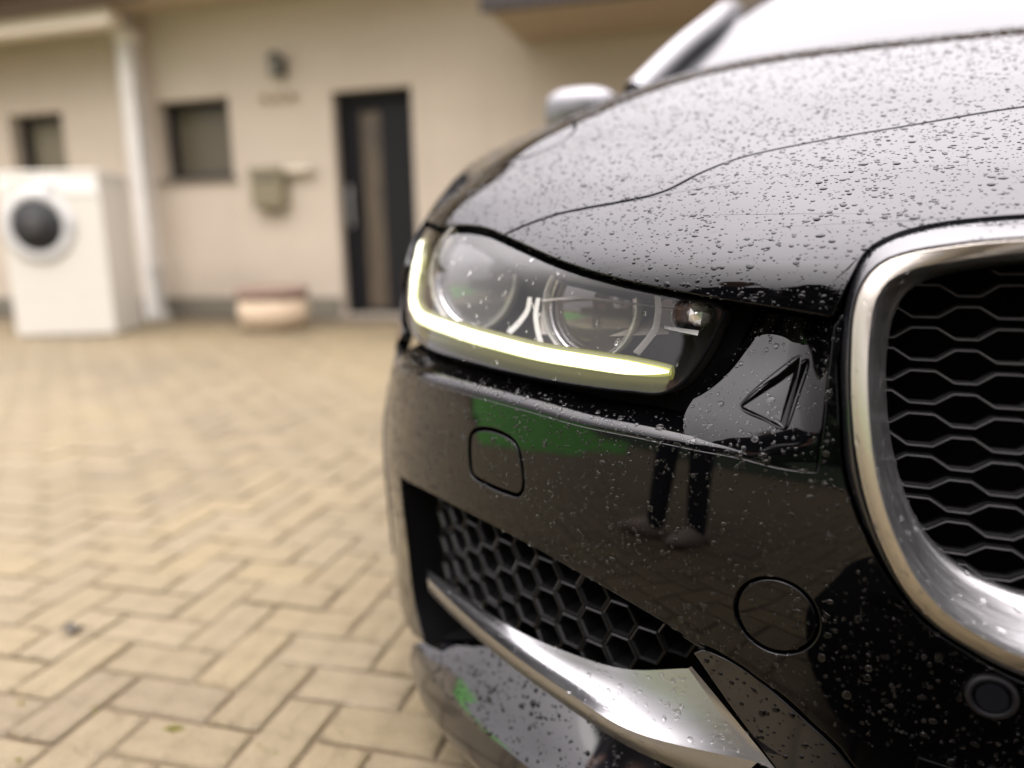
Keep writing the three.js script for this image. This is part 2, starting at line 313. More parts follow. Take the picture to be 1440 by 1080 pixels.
{ // a dead leaf
  const q = [-1.5589, 0.008, -0.399], t = thing('dead_leaf', 'small dark dead leaf lying alone on the beige pavers', 'leaf', q, 0.5), P = [], I = [], n = 8;
  for (let i = 0; i <= n; i++) { const s = i / n, w = 0.012 * Math.sin(Math.PI * Math.pow(s, 0.8)); for (const k of [-1, 0, 1]) P.push((s - 0.5) * 0.036, 0.003 * Math.sin(s * 7) + (k ? 0.006 + 0.003 * Math.sin(s * 9 + k) : 0), k * w); }
  for (let i = 0; i < n; i++) for (let k = 0; k < 2; k++) { const a = i * 3 + k; I.push(a, a + 1, a + 3, a + 1, a + 4, a + 3); }
  part('leaf_blade', geometry(P, null, I), mat([0.05, 0.042, 0.03], 0.8), t);
  part('stalk', moved(new THREE.CylinderGeometry(0.0008, 0.001, 0.02, 5), 0.026, 0.002, 0, 0, 0, 1.4), mat([0.05, 0.04, 0.025], 0.8), t);
}

// ================= house =================
const HOUSE = [-5, 0, -5.58], HOUSE_TURN = 2.5 * DEG;
const onHouse = (x, y, z) => { const c = Math.cos(HOUSE_TURN), s = Math.sin(HOUSE_TURN); return [HOUSE[0] + x * c + z * s, HOUSE[1] + y, HOUSE[2] - x * s + z * c]; };
const wallMap = noiseMap(512, (x, y) => { // rain streaks, splash dirt along the base, blotches
  const Y = y * 2.9, X = x * 13.5, st = Math.max(0, tile(x, 0.37, 90, 3, 2)) * Math.max(0, 1 - Math.abs(Y - 1.2) / 1.4) * 0.35, sp = Math.max(0, 0.55 - Y) * (0.32 + 0.5 * fbm(X * 3, Y * 4, 1)), bl = 0.14 * fbm(X * 0.8, Y * 1.2, 5, 5), k = 0.97 - st - sp + bl;
  return [k, k * (0.995 - 0.02 * sp), k * (0.985 - 0.06 * sp)];
}); wallMap.wrapS = wallMap.wrapT = THREE.ClampToEdgeWrapping; wallMap.repeat.set(1 / 13.5, 1 / 2.9); wallMap.offset.set(6 / 13.5, 0);
const plaster = mat([0.54, 0.47, 0.37], 0.9, { map: wallMap, bumpMap: grainMap, bumpScale: 0.004 });
const darkFrame = mat([0.010, 0.009, 0.009], 0.6);
{
  const house = thing('house', 'cream plastered house with dark door and windows behind the paved yard', 'house', HOUSE, HOUSE_TURN);
  const [w1a, w1b] = [[-2.727, 1.994], [-2.051, 1.394]], [w2a, w2b] = [[-0.948, 2.002], [-0.156, 1.293]], [da, db] = [[0.883, 1.966], [1.636, 0.005]];
  const sh = new THREE.Shape([[-6, 0], [7.5, 0], [7.5, 2.9], [-6, 2.9]].map((q) => new THREE.Vector2(...q)));
  const hole = (a, b) => sh.holes.push(new THREE.Path([[a[0], b[1]], [b[0], b[1]], [b[0], a[1]], [a[0], a[1]]].map((q) => new THREE.Vector2(...q))));
  hole(w1a, w1b); hole(w2a, w2b); hole(da, [db[0], 0.02]);
  const wall = new THREE.ExtrudeGeometry(sh, { depth: 0.3, bevelEnabled: false }); wall.translate(0, 0, -0.3);
  part('wall', wall, plaster, house);
  part('inner_wall', box(14, 2.9, 0.05, 0.75, 1.45, -1.6), mat([0.05, 0.05, 0.05], 0.9), house);
  const plinth = mat([0.17, 0.155, 0.115], 0.9, { map: blotMap });
  for (const [a, b] of [[-6, da[0] - 0.02], [db[0] + 0.02, 7.5]]) part('plinth', box(b - a, 0.19, 0.03, (a + b) / 2, 0.095, 0.016), plinth, house);
  const glassMat = mat([0.125, 0.108, 0.068], 0.7), dimPane = mat([1, 1, 1], 0, { phys: 1, transmission: 1, thickness: 0, specularIntensity: 0.25 });
  const blindMat = mat([0.20, 0.175, 0.11], 0.8);
  for (const [a, b, k] of [[w1a, w1b, 0], [w2a, w2b, 1]]) {
    const w = group('window', house), W = b[0] - a[0], H = a[1] - b[1], cx = (a[0] + b[0]) / 2, cy = (a[1] + b[1]) / 2, f = 0.055;
    part('frame', [box(W, f, 0.07, cx, a[1] - f / 2, -0.17), box(W, f, 0.07, cx, b[1] + f / 2, -0.17), box(f, H - 2 * f, 0.07, a[0] + f / 2, cy, -0.17), box(f, H - 2 * f, 0.07, b[0] - f / 2, cy, -0.17)], darkFrame, w);
    part('pane', moved(new THREE.PlaneGeometry(W - 2 * f, H - 2 * f), cx, cy, -0.16), dimPane, w);
    part('blind', box(W - 2 * f, H - 2 * f, 0.01, cx, cy, -0.23, 0.002), k ? glassMat : blindMat, w);
    part('sill', box(W + 0.06, 0.025, 0.2, cx, b[1] - 0.013, -0.05), mat([0.16, 0.14, 0.1], 0.6), w);
  }
  const door = group('door', house), W = db[0] - da[0], H = da[1] - 0.02, cx = (da[0] + db[0]) / 2;
  const navy = mat([0.008, 0.0075, 0.0085], 0.6, { phys: 1, specularIntensity: 0.5 });
  part('door_frame', [box(0.07, H, 0.1, da[0] + 0.035, H / 2 + 0.02, -0.14), box(0.07, H, 0.1, db[0] - 0.035, H / 2 + 0.02, -0.14), box(W - 0.14, 0.07, 0.1, cx, H - 0.015, -0.14)], navy, door);
  const [ga, gb] = [[1.057, 1.819], [1.268, 0.071]];
  const leaf = new THREE.Shape([[da[0] + 0.07, 0.02], [db[0] - 0.07, 0.02], [db[0] - 0.07, H - 0.05], [da[0] + 0.07, H - 0.05]].map((q) => new THREE.Vector2(...q)));
  leaf.holes.push(new THREE.Path([[ga[0], gb[1]], [gb[0], gb[1]], [gb[0], ga[1]], [ga[0], ga[1]]].map((q) => new THREE.Vector2(...q))));
  const lg = new THREE.ExtrudeGeometry(leaf, { depth: 0.05, bevelEnabled: true, bevelSize: 0.004, bevelThickness: 0.004, bevelSegments: 2 }); lg.translate(0, 0, -0.2);
  part('door_leaf', lg, navy, door);
  part('pane', moved(new THREE.PlaneGeometry(gb[0] - ga[0], ga[1] - gb[1]), (ga[0] + gb[0]) / 2, (ga[1] + gb[1]) / 2, -0.175), mat([0.16, 0.125, 0.08], 0.5, { map: noiseMap(128, (x, y) => { const n = 0.55 + 1.1 * tile(x, y, 6, 3, 8); return [n, n * 0.97, n * 0.92]; }) }), door);
  const [ha] = [[0.964, 0.997]];
  part('handle', [moved(new THREE.CylinderGeometry(0.016, 0.016, 0.36, 10), ha[0], ha[1], -0.09), box(0.02, 0.02, 0.06, ha[0], ha[1] + 0.13, -0.12), box(0.02, 0.02, 0.06, ha[0], ha[1] - 0.13, -0.12)], mat([0.6, 0.6, 0.58], 0.3, { metalness: 1 }), door);
  part('threshold', box(W, 0.035, 0.42, cx, 0.0175, -0.08), mat([0.25, 0.22, 0.17], 0.8), door);
  // overhang of the upper floor with its brown edge board
  part('soffit', box(13.6, 0.1, 0.6, 0.75, 2.80, 0.31), mat([0.50, 0.41, 0.29], 0.9, { map: blotMap }), house);
  const [ba] = [[2.622, 2.182]];
  const bal = group('balcony', house);
  part('balcony_floor', box(5.4, 0.14, 0.95, ba[0] + 2.7, ba[1] + 0.09, 0.48), mat([0.46, 0.375, 0.27], 0.85, { map: blotMap }), bal);
  part('edge_board', box(5.5, 0.15, 0.05, ba[0] + 2.72, ba[1] + 0.085, 0.98), mat([0.020, 0.013, 0.009], 0.6), bal);
  part('parapet', box(5.4, 0.12, 0.06, ba[0] + 2.7, ba[1] + 0.22, 0.92), mat([0.5, 0.45, 0.37], 0.8), bal);
  part('roof', moved(new THREE.BoxGeometry(13.8, 0.08, 6), 0.75, 2.99, -2.1, 0.02), mat([0.12, 0.075, 0.055], 0.85), house);
}
{ // porch roof left of the post
  const [pt, pb] = [[-0.942, 2.601], [-1.145, 0.054]];
  const t = thing('porch_roof', 'low porch roof with brown edge and pale beam left of the white post', 'roof', onHouse(pt[0], 0, 0), HOUSE_TURN);
  const [b0, b1, f0] = [[-1.588, 2.543], [-1.567, 2.669], [-1.547, 2.782]];
  part('beam', box(4.2, b1[1] - b0[1], 0.16, -2.0, (b0[1] + b1[1]) / 2, 0.5), mat([0.70, 0.62, 0.49], 0.8), t);
  part('edge_board', box(4.5, 0.24, 0.05, -1.7, b1[1] + 0.125, 0.66), mat([0.10, 0.062, 0.035], 0.7), t);
  part('roof_boards', box(4.5, 0.05, 0.72, -1.7, b1[1] + 0.25, 0.32), mat([0.16, 0.1, 0.06], 0.8), t);
  const p = thing('porch_post', 'white square post between the two small windows', 'post', onHouse((pt[0] + pb[0]) / 2 + 0.03, 0, 0.2), HOUSE_TURN);
  part('shaft', box(0.14, 2.5, 0.14, 0, 1.25, 0), mat([0.68, 0.66, 0.6], 0.6, { map: blotMap }), p);
  part('cap', box(0.17, 0.09, 0.17, 0, 2.54, 0), mat([0.72, 0.68, 0.6], 0.6), p);
  const d = thing('downpipe', 'slim grey downpipe with a cast foot just right of the white post', 'pipe', onHouse(pb[0] + 0.15, 0, 0.2), HOUSE_TURN), zinc = mat([0.52, 0.51, 0.48], 0.5, { metalness: 0.4 });
  part('pipe', moved(new THREE.CylinderGeometry(0.035, 0.035, 2.2, 14), 0, 1.62, 0), zinc, d);
  part('cast_foot', [moved(new THREE.CylinderGeometry(0.06, 0.07, 0.44, 14), 0.02, 0.22, 0), moved(new THREE.CylinderGeometry(0.075, 0.075, 0.06, 14), 0.02, 0.46, 0), moved(new THREE.CylinderGeometry(0.09, 0.1, 0.07, 14), 0.02, 0.035, 0)], mat([0.40, 0.385, 0.34], 0.6), d);
  for (const y of [1.2, 2.3]) part('clip', moved(new THREE.TorusGeometry(0.038, 0.008, 6, 14), 0, y, 0, Math.PI / 2), mat([0.2, 0.19, 0.17], 0.6), d);
}
{ // wall lantern
  const [q] = [[0.42, 2.203]], t = thing('wall_lantern', 'dark wall lantern mounted above the house lettering', 'lantern', onHouse(q[0], q[1], 0), HOUSE_TURN), ir = mat([0.02, 0.02, 0.018], 0.5);
  part('back_plate', box(0.1, 0.16, 0.02, 0, 0, 0.011), ir, t);
  part('arm', box(0.025, 0.025, 0.07, 0, 0.06, 0.05), ir, t);
  part('roof', moved(new THREE.ConeGeometry(0.085, 0.07, 4), 0, 0.085, 0.1, 0, Math.PI / 4), ir, t);
  part('cage', [...[-1, 1].flatMap((a) => [-1, 1].map((b) => box(0.008, 0.13, 0.008, a * 0.045, -0.015, 0.1 + b * 0.045))), box(0.1, 0.012, 0.1, 0, -0.08, 0.1)], ir, t);
  part('glass', box(0.084, 0.125, 0.084, 0, -0.015, 0.1), mat([0.16, 0.15, 0.11], 0.25), t);
  const [r] = [[0.373, 1.951]], s = thing('house_lettering', 'narrow board with three blocks standing for house lettering below the lantern', 'house lettering', onHouse(r[0], r[1], 0), HOUSE_TURN), letterBrown = mat([0.33, 0.24, 0.155], 0.8);  // blank board and round blocks stand for illegible house lettering
  part('board', box(0.4, 0.05, 0.018, 0, 0, 0.012), mat([0.52, 0.43, 0.31], 0.8), s);
  for (const x of [-0.13, 0.01, 0.14]) part('letter_block', moved(new THREE.CylinderGeometry(0.02, 0.026, 0.06, 10), x, 0.0, 0.05, Math.PI / 2), letterBrown, s);
}
{ // letterbox
  const [a, b] = [[0.082, 1.318], [0.403, 1.002]], t = thing('letterbox', 'olive grey letterbox on the wall between window and dark door', 'letterbox', onHouse((a[0] + b[0]) / 2, (a[1] + b[1]) / 2, 0), HOUSE_TURN), W = b[0] - a[0], H = a[1] - b[1], m = mat([0.20, 0.175, 0.105], 0.5);
  part('box', box(W, H, 0.12, 0, 0, 0.062, 0.012), m, t);
  part('lid', box(W + 0.015, 0.05, 0.14, 0, H / 2 + 0.012, 0.07, 0.01), mat([0.24, 0.21, 0.135], 0.45), t);
  part('slot', box(W * 0.7, 0.02, 0.006, 0, H * 0.28, 0.124, 0.002), mat([0.05, 0.045, 0.03], 0.6), t);
  part('newspaper_tube', moved(new THREE.CylinderGeometry(0.032, 0.032, 0.3, 14, 1, true), W / 2 + 0.13, H / 2 - 0.0, 0.06, 0, 0, Math.PI / 2), mat([0.62, 0.55, 0.43], 0.6, { side: THREE.DoubleSide }), t);
}
{ // planter
  const [x, y, z] = [-4.2201, 0, -4.7121], t = thing('planter', 'round beige pot with reddish brown rim at the house wall', 'planter', [x, 0, z], 0.2);
  part('bowl', new THREE.LatheGeometry([[0.0, 0.0], [0.17, 0.0], [0.235, 0.04], [0.275, 0.13], [0.27, 0.22], [0.245, 0.26], [0.22, 0.26], [0.215, 0.2], [0, 0.19]].map((q) => new THREE.Vector2(...q)), 32), mat([0.70, 0.56, 0.40], 0.8, { map: blotMap }), t);
  part('rim', new THREE.LatheGeometry([[0.215, 0.25], [0.265, 0.245], [0.285, 0.285], [0.275, 0.335], [0.235, 0.34], [0.215, 0.30], [0.215, 0.25]].map((q) => new THREE.Vector2(...q)), 32), mat([0.19, 0.125, 0.09], 0.8, { map: blotMap }), t);
  part('soil', moved(new THREE.CircleGeometry(0.216, 24), 0, 0.285, 0, -Math.PI / 2), mat([0.11, 0.055, 0.035], 0.95, { bumpMap: grainMap, bumpScale: 0.02 }), t);
}
{ // washing machine on its drawer base
  const [x, , z] = [-5.6386, 0, -3.9912], t = thing('washing_machine', 'white front loading washing machine on a drawer base in the yard', 'washing machine', [x - 0.13, 0, z - 0.29], 24 * DEG);
  t.scale.set(1.03, 1.07, 1.03);
  const white = mat([0.58, 0.555, 0.485], 0.35, { phys: 1, clearcoat: 0.3 }), W = 0.72, D = 0.56, H = 1.16;
  part('cabinet', box(W, 0.86, D, 0, 0.30 + 0.43, 0, 0.008), white, t);
  part('top_plate', box(W + 0.006, 0.03, D + 0.012, 0, H - 0.012 + 0.015, 0.004, 0.01), white, t);
  part('base_drawer', box(W, 0.287, D, 0, 0.0125 + 0.1435, 0, 0.006), white, t);
  part('drawer_handle', box(0.24, 0.016, 0.008, 0, 0.262, D / 2 - 0.003, 0.003), white, t);
  part('control_panel', box(W - 0.03, 0.12, 0.008, 0, H - 0.085, D / 2 + 0.003, 0.003), mat([0.74, 0.73, 0.68], 0.3), t);
  part('programme_knob', moved(new THREE.CylinderGeometry(0.034, 0.038, 0.03, 24), 0.02, H - 0.085, D / 2 + 0.02, Math.PI / 2), mat([0.7, 0.7, 0.68], 0.25, { metalness: 0.4 }), t);
  part('detergent_tray', box(0.17, 0.085, 0.012, -0.21, H - 0.085, D / 2 + 0.006, 0.006), white, t);
  const dy = 0.80, porthole = group('porthole_door', t); porthole.position.set(-0.10, dy, D / 2); porthole.scale.set(1.18, 1.18, 1);
  part('ring', moved(new THREE.LatheGeometry([[0.155, 0], [0.222, 0], [0.220, 0.012], [0.20, 0.026], [0.172, 0.028], [0.155, 0.022], [0.155, 0]].map((q) => new THREE.Vector2(...q)), 40), 0, 0, 0.001, Math.PI / 2), mat([0.5, 0.495, 0.47], 0.5), porthole);
  part('glass', moved(new THREE.SphereGeometry(0.21, 32, 10, 0, 2 * Math.PI, 0, 0.83), 0, 0, -0.12, Math.PI / 2), mat([0.008, 0.008, 0.008], 0.7), porthole);
  part('drum_hub', moved(new THREE.CylinderGeometry(0.045, 0.06, 0.012, 20), 0, 0, 0.092, Math.PI / 2), mat([0.035, 0.033, 0.03], 0.6), porthole);
  part('latch', box(0.03, 0.08, 0.02, 0.2, 0, 0.028, 0.008), mat([0.4, 0.4, 0.4], 0.4), porthole);
  for (const [a, b] of [[-1, -1], [1, -1], [-1, 1], [1, 1]]) part('foot', moved(new THREE.CylinderGeometry(0.02, 0.024, 0.016, 12), a * (W / 2 - 0.06), 0.008, b * (D / 2 - 0.06)), M.rubber, t);
}
// ================= the car =================
const car = thing('car', 'black wet car with lit headlight, seen close from its front corner', 'car');
const at0 = (y) => { let a = 0, b = 12; for (let i = 0; i < 40; i++) { const m = (a + b) / 2; if (U(0, m)[1] < y) a = m; else b = m; } return a; };   // v at a height on the centre line
const tz = (v, z) => { let a = 0.3, b = 5; for (let i = 0; i < 40; i++) { const m = (a + b) / 2; if (U(m, v)[2] > z) a = m; else b = m; } return a; };   // t where the skin reaches a depth
const ARCH = [-0.90, 0.335, 0.40];
const archT = (v) => { const y = spline(ROW_Y, v), h = ARCH[2] ** 2 - (y - ARCH[1]) ** 2; return tz(v, ARCH[0] + Math.sqrt(Math.max(h, 0))); };

M.shelfPaint = mat([0.004, 0.004, 0.005], 0.05, { phys: 1, ior: 2.1 }); M.ringDark = mat([0.006, 0.006, 0.007], 0.4, { phys: 1, specularIntensity: 0.5 }); M.insert = mat([0.004, 0.004, 0.006], 0.25, { phys: 1, specularIntensity: 0.25 }); M.meshBar2 = mat([0.004, 0.004, 0.004], 0.7, { phys: 1, specularIntensity: 0.3 }); M.cell = mat([0.006, 0.006, 0.0062], 0.34);
M.ringGlass = mat([0.40, 0.395, 0.36], 0.15, { phys: 1, metalness: 0.3, clearcoat: 1 });
M.projA = mat([0.10, 0.10, 0.098], 0.08, { phys: 1, clearcoat: 1 });
M.projB = mat([0.055, 0.047, 0.040], 0.05, { phys: 1, clearcoat: 1 });
M.guide = mat([0.5, 0.5, 0.47], 0.3);
M.ribs = mat([0.16, 0.155, 0.14], 0.3, { metalness: 0.3 }); M.champagne = mat([0.50, 0.465, 0.41], 0.5, { metalness: 1, roughnessMap: roughMap });
M.fin = mat([0.55, 0.52, 0.46], 0.3, { metalness: 0.6 });
M.shelf = mat([0.30, 0.275, 0.235], 0.45, { metalness: 0.3 });
M.cup = mat([0.02, 0.02, 0.02], 0.15, { phys: 1, clearcoat: 1 });
M.crystal = mat([0.8, 0.8, 0.78], 0.03, { phys: 1, metalness: 0.75, flatShading: true });
const qz = (z, v, c) => c ? [tz(v, z), v, 1] : [tz(v, z), v];
const REAR = [-3.80, 0.335, 0.40], BELT = 9.55;
const arcBack = (A, a0, a1, n) => Array.from({ length: n }, (_, i) => { const a = a0 + (a1 - a0) * i / (n - 1), y = A[1] + A[2] * Math.sin(a), z = A[0] + A[2] * Math.cos(a); let lo = -0.5, hi = 9; for (let k = 0; k < 30; k++) { const m = (lo + hi) / 2; if (spline(ROW_Y, m) < y) lo = m; else hi = m; } return [tz(lo, z), lo, i === 0 || i === n - 1 ? 1 : 0]; });
// shared outlines, [t, v]
const SEAM = [[0.4311, 5.394, 1], [0.4004, 5.562], [0.3667, 5.71], [0.3326, 5.802], [0.302, 5.868], [0.2644, 5.994], [0.2264, 6.287], [0.1911, 6.518], [0.145, 6.71], [0.0846, 6.934], [0.0381, 7.15]];
{ const [t, v] = SEAM[SEAM.length - 1]; SEAM.push([t * 0.4, v + 0.05], [0, v + 0.07, 1]); }
const LAMPTOP = [[0.7012, 6.166, 1], [0.563, 5.681], [0.4999, 5.623], [0.457, 5.522], [0.4311, 5.394], [0.3899, 5.172], [0.3556, 4.975], [0.3245, 4.811], [0.2954, 4.675], [0.2652, 4.558], [0.2386, 4.467], [0.2225, 4.413], [0.2002, 4.348], [0.1773, 4.263, 1]];   // lower edge of wing, bonnet and nose
const WINGSEAM = [[0.7012, 6.166], [0.6162, 6.271], [0.5991, 6.915], [0.518, 7.234], [0.4362, 7.218], [0.3624, 7.183], [0.3015, 7.359], [0.2649, 7.705]].map((q, i) => [q[0] + Math.max(0, i - 4) * 0.02, q[1]]);
const GRILLE = [[0.0981, 5.464], [0.1121, 5.443], [0.1274, 5.405], [0.1395, 5.345], [0.149, 5.274], [0.1612, 5.096], [0.1682, 4.778], [0.1715, 4.343], [0.1714, 3.813], [0.1682, 3.383], [0.1629, 2.919], [0.1553, 2.648], [0.1469, 2.444], [0.1388, 2.288], [0.1258, 2.09], [0.1109, 1.967], [0.0893, 1.842]];
const GB = [0, GRILLE[GRILLE.length - 1][1] - 0.10, 1], GT = [0, GRILLE[0][1] + 0.05, 1];
const WINGTOP = [...WINGSEAM, [WINGSEAM[7][0] + 0.10, WINGSEAM[7][1] + 1.0], [WINGSEAM[7][0] + 0.06, 10.9, 1]];

{ // bonnet
  const t0 = WINGTOP[WINGTOP.length - 1][0], ol = [...SEAM, [0, 11.7, 1], [0.3, 11.65], [t0, 10.95, 1], ...WINGTOP.slice(0, -1).reverse().map((q, i, a) => i === a.length - 1 ? [...LAMPTOP[0].slice(0, 2), 1] : q), ...LAMPTOP.slice(1, 4)];
  part('bonnet', both(skin(ol)), M.paint, car);
}
{ // nose panel over the lamp and the grille
  const ol = [...SEAM.slice().reverse(), ...LAMPTOP.slice(5), ...GRILLE.slice(0, 8).reverse().map((q, i) => i === 0 ? [q[0] + 0.003, q[1], 1] : q), GT];
  ol[SEAM.length - 1] = [SEAM[0][0], SEAM[0][1], 1];
  part('nose_panel', both(skin(ol, { lip: 0.035 })), M.paint, car);
}
// bumper: main skin, the ledge under the lamp, and the hollow cheek between lamp and grille
const CREASE = [[0.7044, 2.919], [0.5864, 3.007], [0.5277, 3.014], [0.4421, 3.031], [0.3684, 3.012], [0.3145, 2.972], [0.2717, 2.959], [0.2358, 2.932], [0.2123, 2.919], [0.1924, 2.885], [0.1757, 2.883, 1]];
const CHEEKR = [[0.1762, 3.277], [0.1771, 3.77], [0.1767, 4.19, 1]];
const INTAKE = [[0.2244, 1.626, 1], [0.2395, 1.681], [0.2579, 1.735], [0.3116, 1.855], [0.3833, 1.943], [0.4834, 1.952], [0.5816, 1.883, 1], [0.5724, 1.439], [0.5555, 0.809], [0.524, 0.495, 1]];
const BUMPLOW = [[0.1437, 1.163], [0.1499, 1.243], [0.1634, 1.351], [0.1789, 1.469], [0.187, 1.505], [0.1989, 1.568], [0.2143, 1.618]];
const cv = CREASE[0][1], seamV = 3.9;
{
  const ol = [[archT(cv), cv, 1], ...CREASE, ...CHEEKR, ...GRILLE.slice(7).map((q, i) => i === 0 ? [q[0] + 0.001, q[1]] : q), GB, [0, 1.0, 1], [0.08, 1.0], ...BUMPLOW, ...INTAKE, ...[[0.5685, 0.398, 1]], [archT(0.5), 0.46, 1]];
  for (let v = 0.8; v < cv - 0.05; v += 0.3) ol.push([archT(v), v]);
  const lamp = [0, 1, 2, 3].map(() => 0);
  const hole1 = [[0.4222, 2.714], [0.4311, 2.649], [0.4288, 2.459], [0.4213, 2.3], [0.407, 2.274], [0.3744, 2.261], [0.3643, 2.269], [0.36, 2.332], [0.3652, 2.541], [0.3722, 2.666], [0.383, 2.724]];
  const hole2 = Array.from({ length: 24 }, (_, i) => i);
  const c2 = [[0.184, 1.929]][0], P0 = S(...c2), R2 = 0.0305;
  const circ = (r) => hole2.map((i) => { // a circle on the skin
    const [ta, tb] = tangents(...c2), e1 = unit3(ta), n = UN(...c2), e2 = cross3(n, e1), a = i / 24 * 2 * Math.PI, w = add3(add3([0, 0, 0], e1, Math.cos(a) * r), e2, Math.sin(a) * r);
    const aa = dot3(ta, ta), bb = dot3(tb, tb), ab = dot3(ta, tb), wa = dot3(w, ta), wb = dot3(w, tb), det = aa * bb - ab * ab;
    return [c2[0] + (bb * wa - ab * wb) / det, c2[1] + (aa * wb - ab * wa) / det];
  });
  const bumperSkin = skin(ol, { holes: [hole1, circ(R2)], lip: 0.03, edge: 0.022 });
  const creasePts = smoothLoop(CREASE, 0.012, false), ledge = net([[0.06, 0.025], [0.028, 0.0175], [0.011, 0.0098], [0.0035, 0.0052], [0.0008, 0.0015], [0.0002, -0.0025]].map(([d, h]) => creasePts.map(([t, v], i) => { const f = 1 + 0.7 * Math.max(0, 1 - i / 12), p = S(t, v), n = UN(t, v), nh = unit3([n[0], 0, n[2]]); return add3(add3(p, nh, -d), [0, 1, 0], h * f); })), 1, 8, [-0.2, 1, 0.8]);
  const cheek = joined([net([
    [[-0.4111, 0.618, -0.1104], [-0.3927, 0.6163, -0.1], [-0.3715, 0.6146, -0.0904], [-0.3593, 0.6142, -0.0753], [-0.3506, 0.6146, -0.0526]],
    [[-0.4285, 0.5829, -0.0975], [-0.4092, 0.5825, -0.088], [-0.3834, 0.582, -0.0778], [-0.3642, 0.582, -0.0636], [-0.3523, 0.5832, -0.0458]],
    [[-0.4461, 0.5547, -0.0857], [-0.4263, 0.5539, -0.0761], [-0.3952, 0.5527, -0.0637], [-0.3692, 0.5517, -0.0506], [-0.3544, 0.5497, -0.0386]],
    [[-0.4563, 0.5368, -0.0774], [-0.435, 0.533, -0.0657], [-0.401, 0.5303, -0.0521], [-0.3734, 0.5295, -0.0421], [-0.356, 0.5291, -0.0356]],
    [[-0.4564, 0.5244, -0.0695], [-0.4341, 0.5214, -0.0588], [-0.4004, 0.5183, -0.0463], [-0.3759, 0.517, -0.039], [-0.3569, 0.517, -0.0343]],
    [[-0.4519, 0.5126, -0.0613], [-0.4324, 0.5118, -0.0538], [-0.4037, 0.5095, -0.045], [-0.3805, 0.5074, -0.0388], [-0.3574, 0.5075, -0.0335]],
  ], 10, 10, [-0.2, 0.6, 1]), net([[[-0.4111, 0.618, -0.1104], [-0.3927, 0.6163, -0.1], [-0.3715, 0.6146, -0.0904], [-0.3593, 0.6142, -0.0753], [-0.3506, 0.6146, -0.0526]], [[-0.4141, 0.6223, -0.1723], [-0.4011, 0.6171, -0.1443], [-0.3756, 0.5973, -0.1305], [-0.3581, 0.6189, -0.1175], [-0.3489, 0.6189, -0.094]]], 10, 3, [0, -1, 0.5]), net([[[-0.4111, 0.618, -0.1104], [-0.4285, 0.5829, -0.0975], [-0.4461, 0.5547, -0.0857], [-0.4563, 0.5368, -0.0774], [-0.4564, 0.5244, -0.0695], [-0.4519, 0.5126, -0.0613]], [[-0.414, 0.6124, -0.1629], [-0.4329, 0.5742, -0.1507], [-0.4516, 0.5445, -0.1338], [-0.4615, 0.5275, -0.1151], [-0.4594, 0.5194, -0.0868], [-0.4534, 0.5107, -0.0658]]], 10, 3, [-1, 0, 0.3])].map(plain));
  part('bumper', both(joined([bumperSkin, ledge, cheek].map(plain))), M.paint, car);
  part('washer_cover', skin(hole1, { gap: 0.0022, lip: 0.006, off: -0.0008 }), M.paint, car);
  part('towing_eye_cover', skin(circ(R2), { gap: 0.0012, lip: 0.006, off: -0.0006 }), M.paint, car);
  const [wA, wB, wC, wa, wb, wc] = [[-0.4136, 0.5465, -0.0647], [-0.3699, 0.5885, -0.0668], [-0.3801, 0.5355, -0.0449], [-0.4025, 0.5467, -0.069], [-0.3777, 0.5683, -0.0707], [-0.3833, 0.5404, -0.049]];
  const facet = (...l) => { const P = [], I = []; l.forEach((q) => { const n = P.length / 3; q.forEach((p) => P.push(...p)); I.push(n, n + 1, n + 2); if (q.length > 3) I.push(n, n + 2, n + 3); }); return geometry(P, null, I); };
  for (const g of [facet([wA, wB, wb, wa], [wB, wC, wc, wb], [wC, wA, wa, wc])]) { part('cheek_insert', g, M.paint, car); part('cheek_insert', mirrored(g), M.paint, car); }
  for (const g of [facet([wa, wb, wc])]) { part('insert_facet', g, M.paint, car); part('insert_facet', mirrored(g), M.paint, car); }
  part('insert_trim', both(tube([[-0.413, 0.5466, -0.0644], [-0.4076, 0.5552, -0.0681], [-0.3893, 0.5729, -0.0708], [-0.3714, 0.5878, -0.0674], [-0.3704, 0.5864, -0.0657], [-0.3741, 0.5626, -0.0545], [-0.3797, 0.5371, -0.0451], [-0.3811, 0.5354, -0.045], [-0.3946, 0.54, -0.0526]], 0.0006, 120, 6, true)), M.paint, car);
}
const LENS = [[0.6736, 5.944, 1], [0.5583, 5.58], [0.4975, 5.537], [0.4554, 5.443], [0.4295, 5.32], [0.3885, 5.105], [0.3548, 4.911], [0.3241, 4.748], [0.2952, 4.613], [0.265, 4.499], [0.2385, 4.411], [0.2333, 4.331], [0.2362, 4.117], [0.242, 3.839], [0.2476, 3.631], [0.2541, 3.472], [0.2643, 3.361], [0.286, 3.337], [0.3315, 3.329], [0.4078, 3.353], [0.4746, 3.381], [0.5408, 3.403], [0.6221, 3.543], [0.6901, 3.883], [0.7286, 4.328], [0.6784, 4.94], [0.7029, 5.564]];
const RECESS = [[0.7, 6.068, 1], [0.5664, 5.752], [0.5014, 5.683], [0.458, 5.575], [0.432, 5.444], [0.391, 5.217], [0.3563, 5.018], [0.3248, 4.853], [0.2955, 4.716], [0.2653, 4.598], [0.2387, 4.505], [0.221, 4.423, 1], [0.2252, 4.087], [0.2331, 3.744], [0.2426, 3.406], [0.2537, 3.211], [0.2646, 3.171], [0.2893, 3.171], [0.3296, 3.192], [0.3879, 3.226], [0.4716, 3.258], [0.5599, 3.324], [0.6411, 3.361], [0.74, 3.521, 1], [0.74, 4.02], [0.7544, 4.688], [0.7717, 5.438], [0.72, 5.758]];
RECESS.forEach((q, i) => { if (i === 0 || i > 23) q[0] += 0.018; });
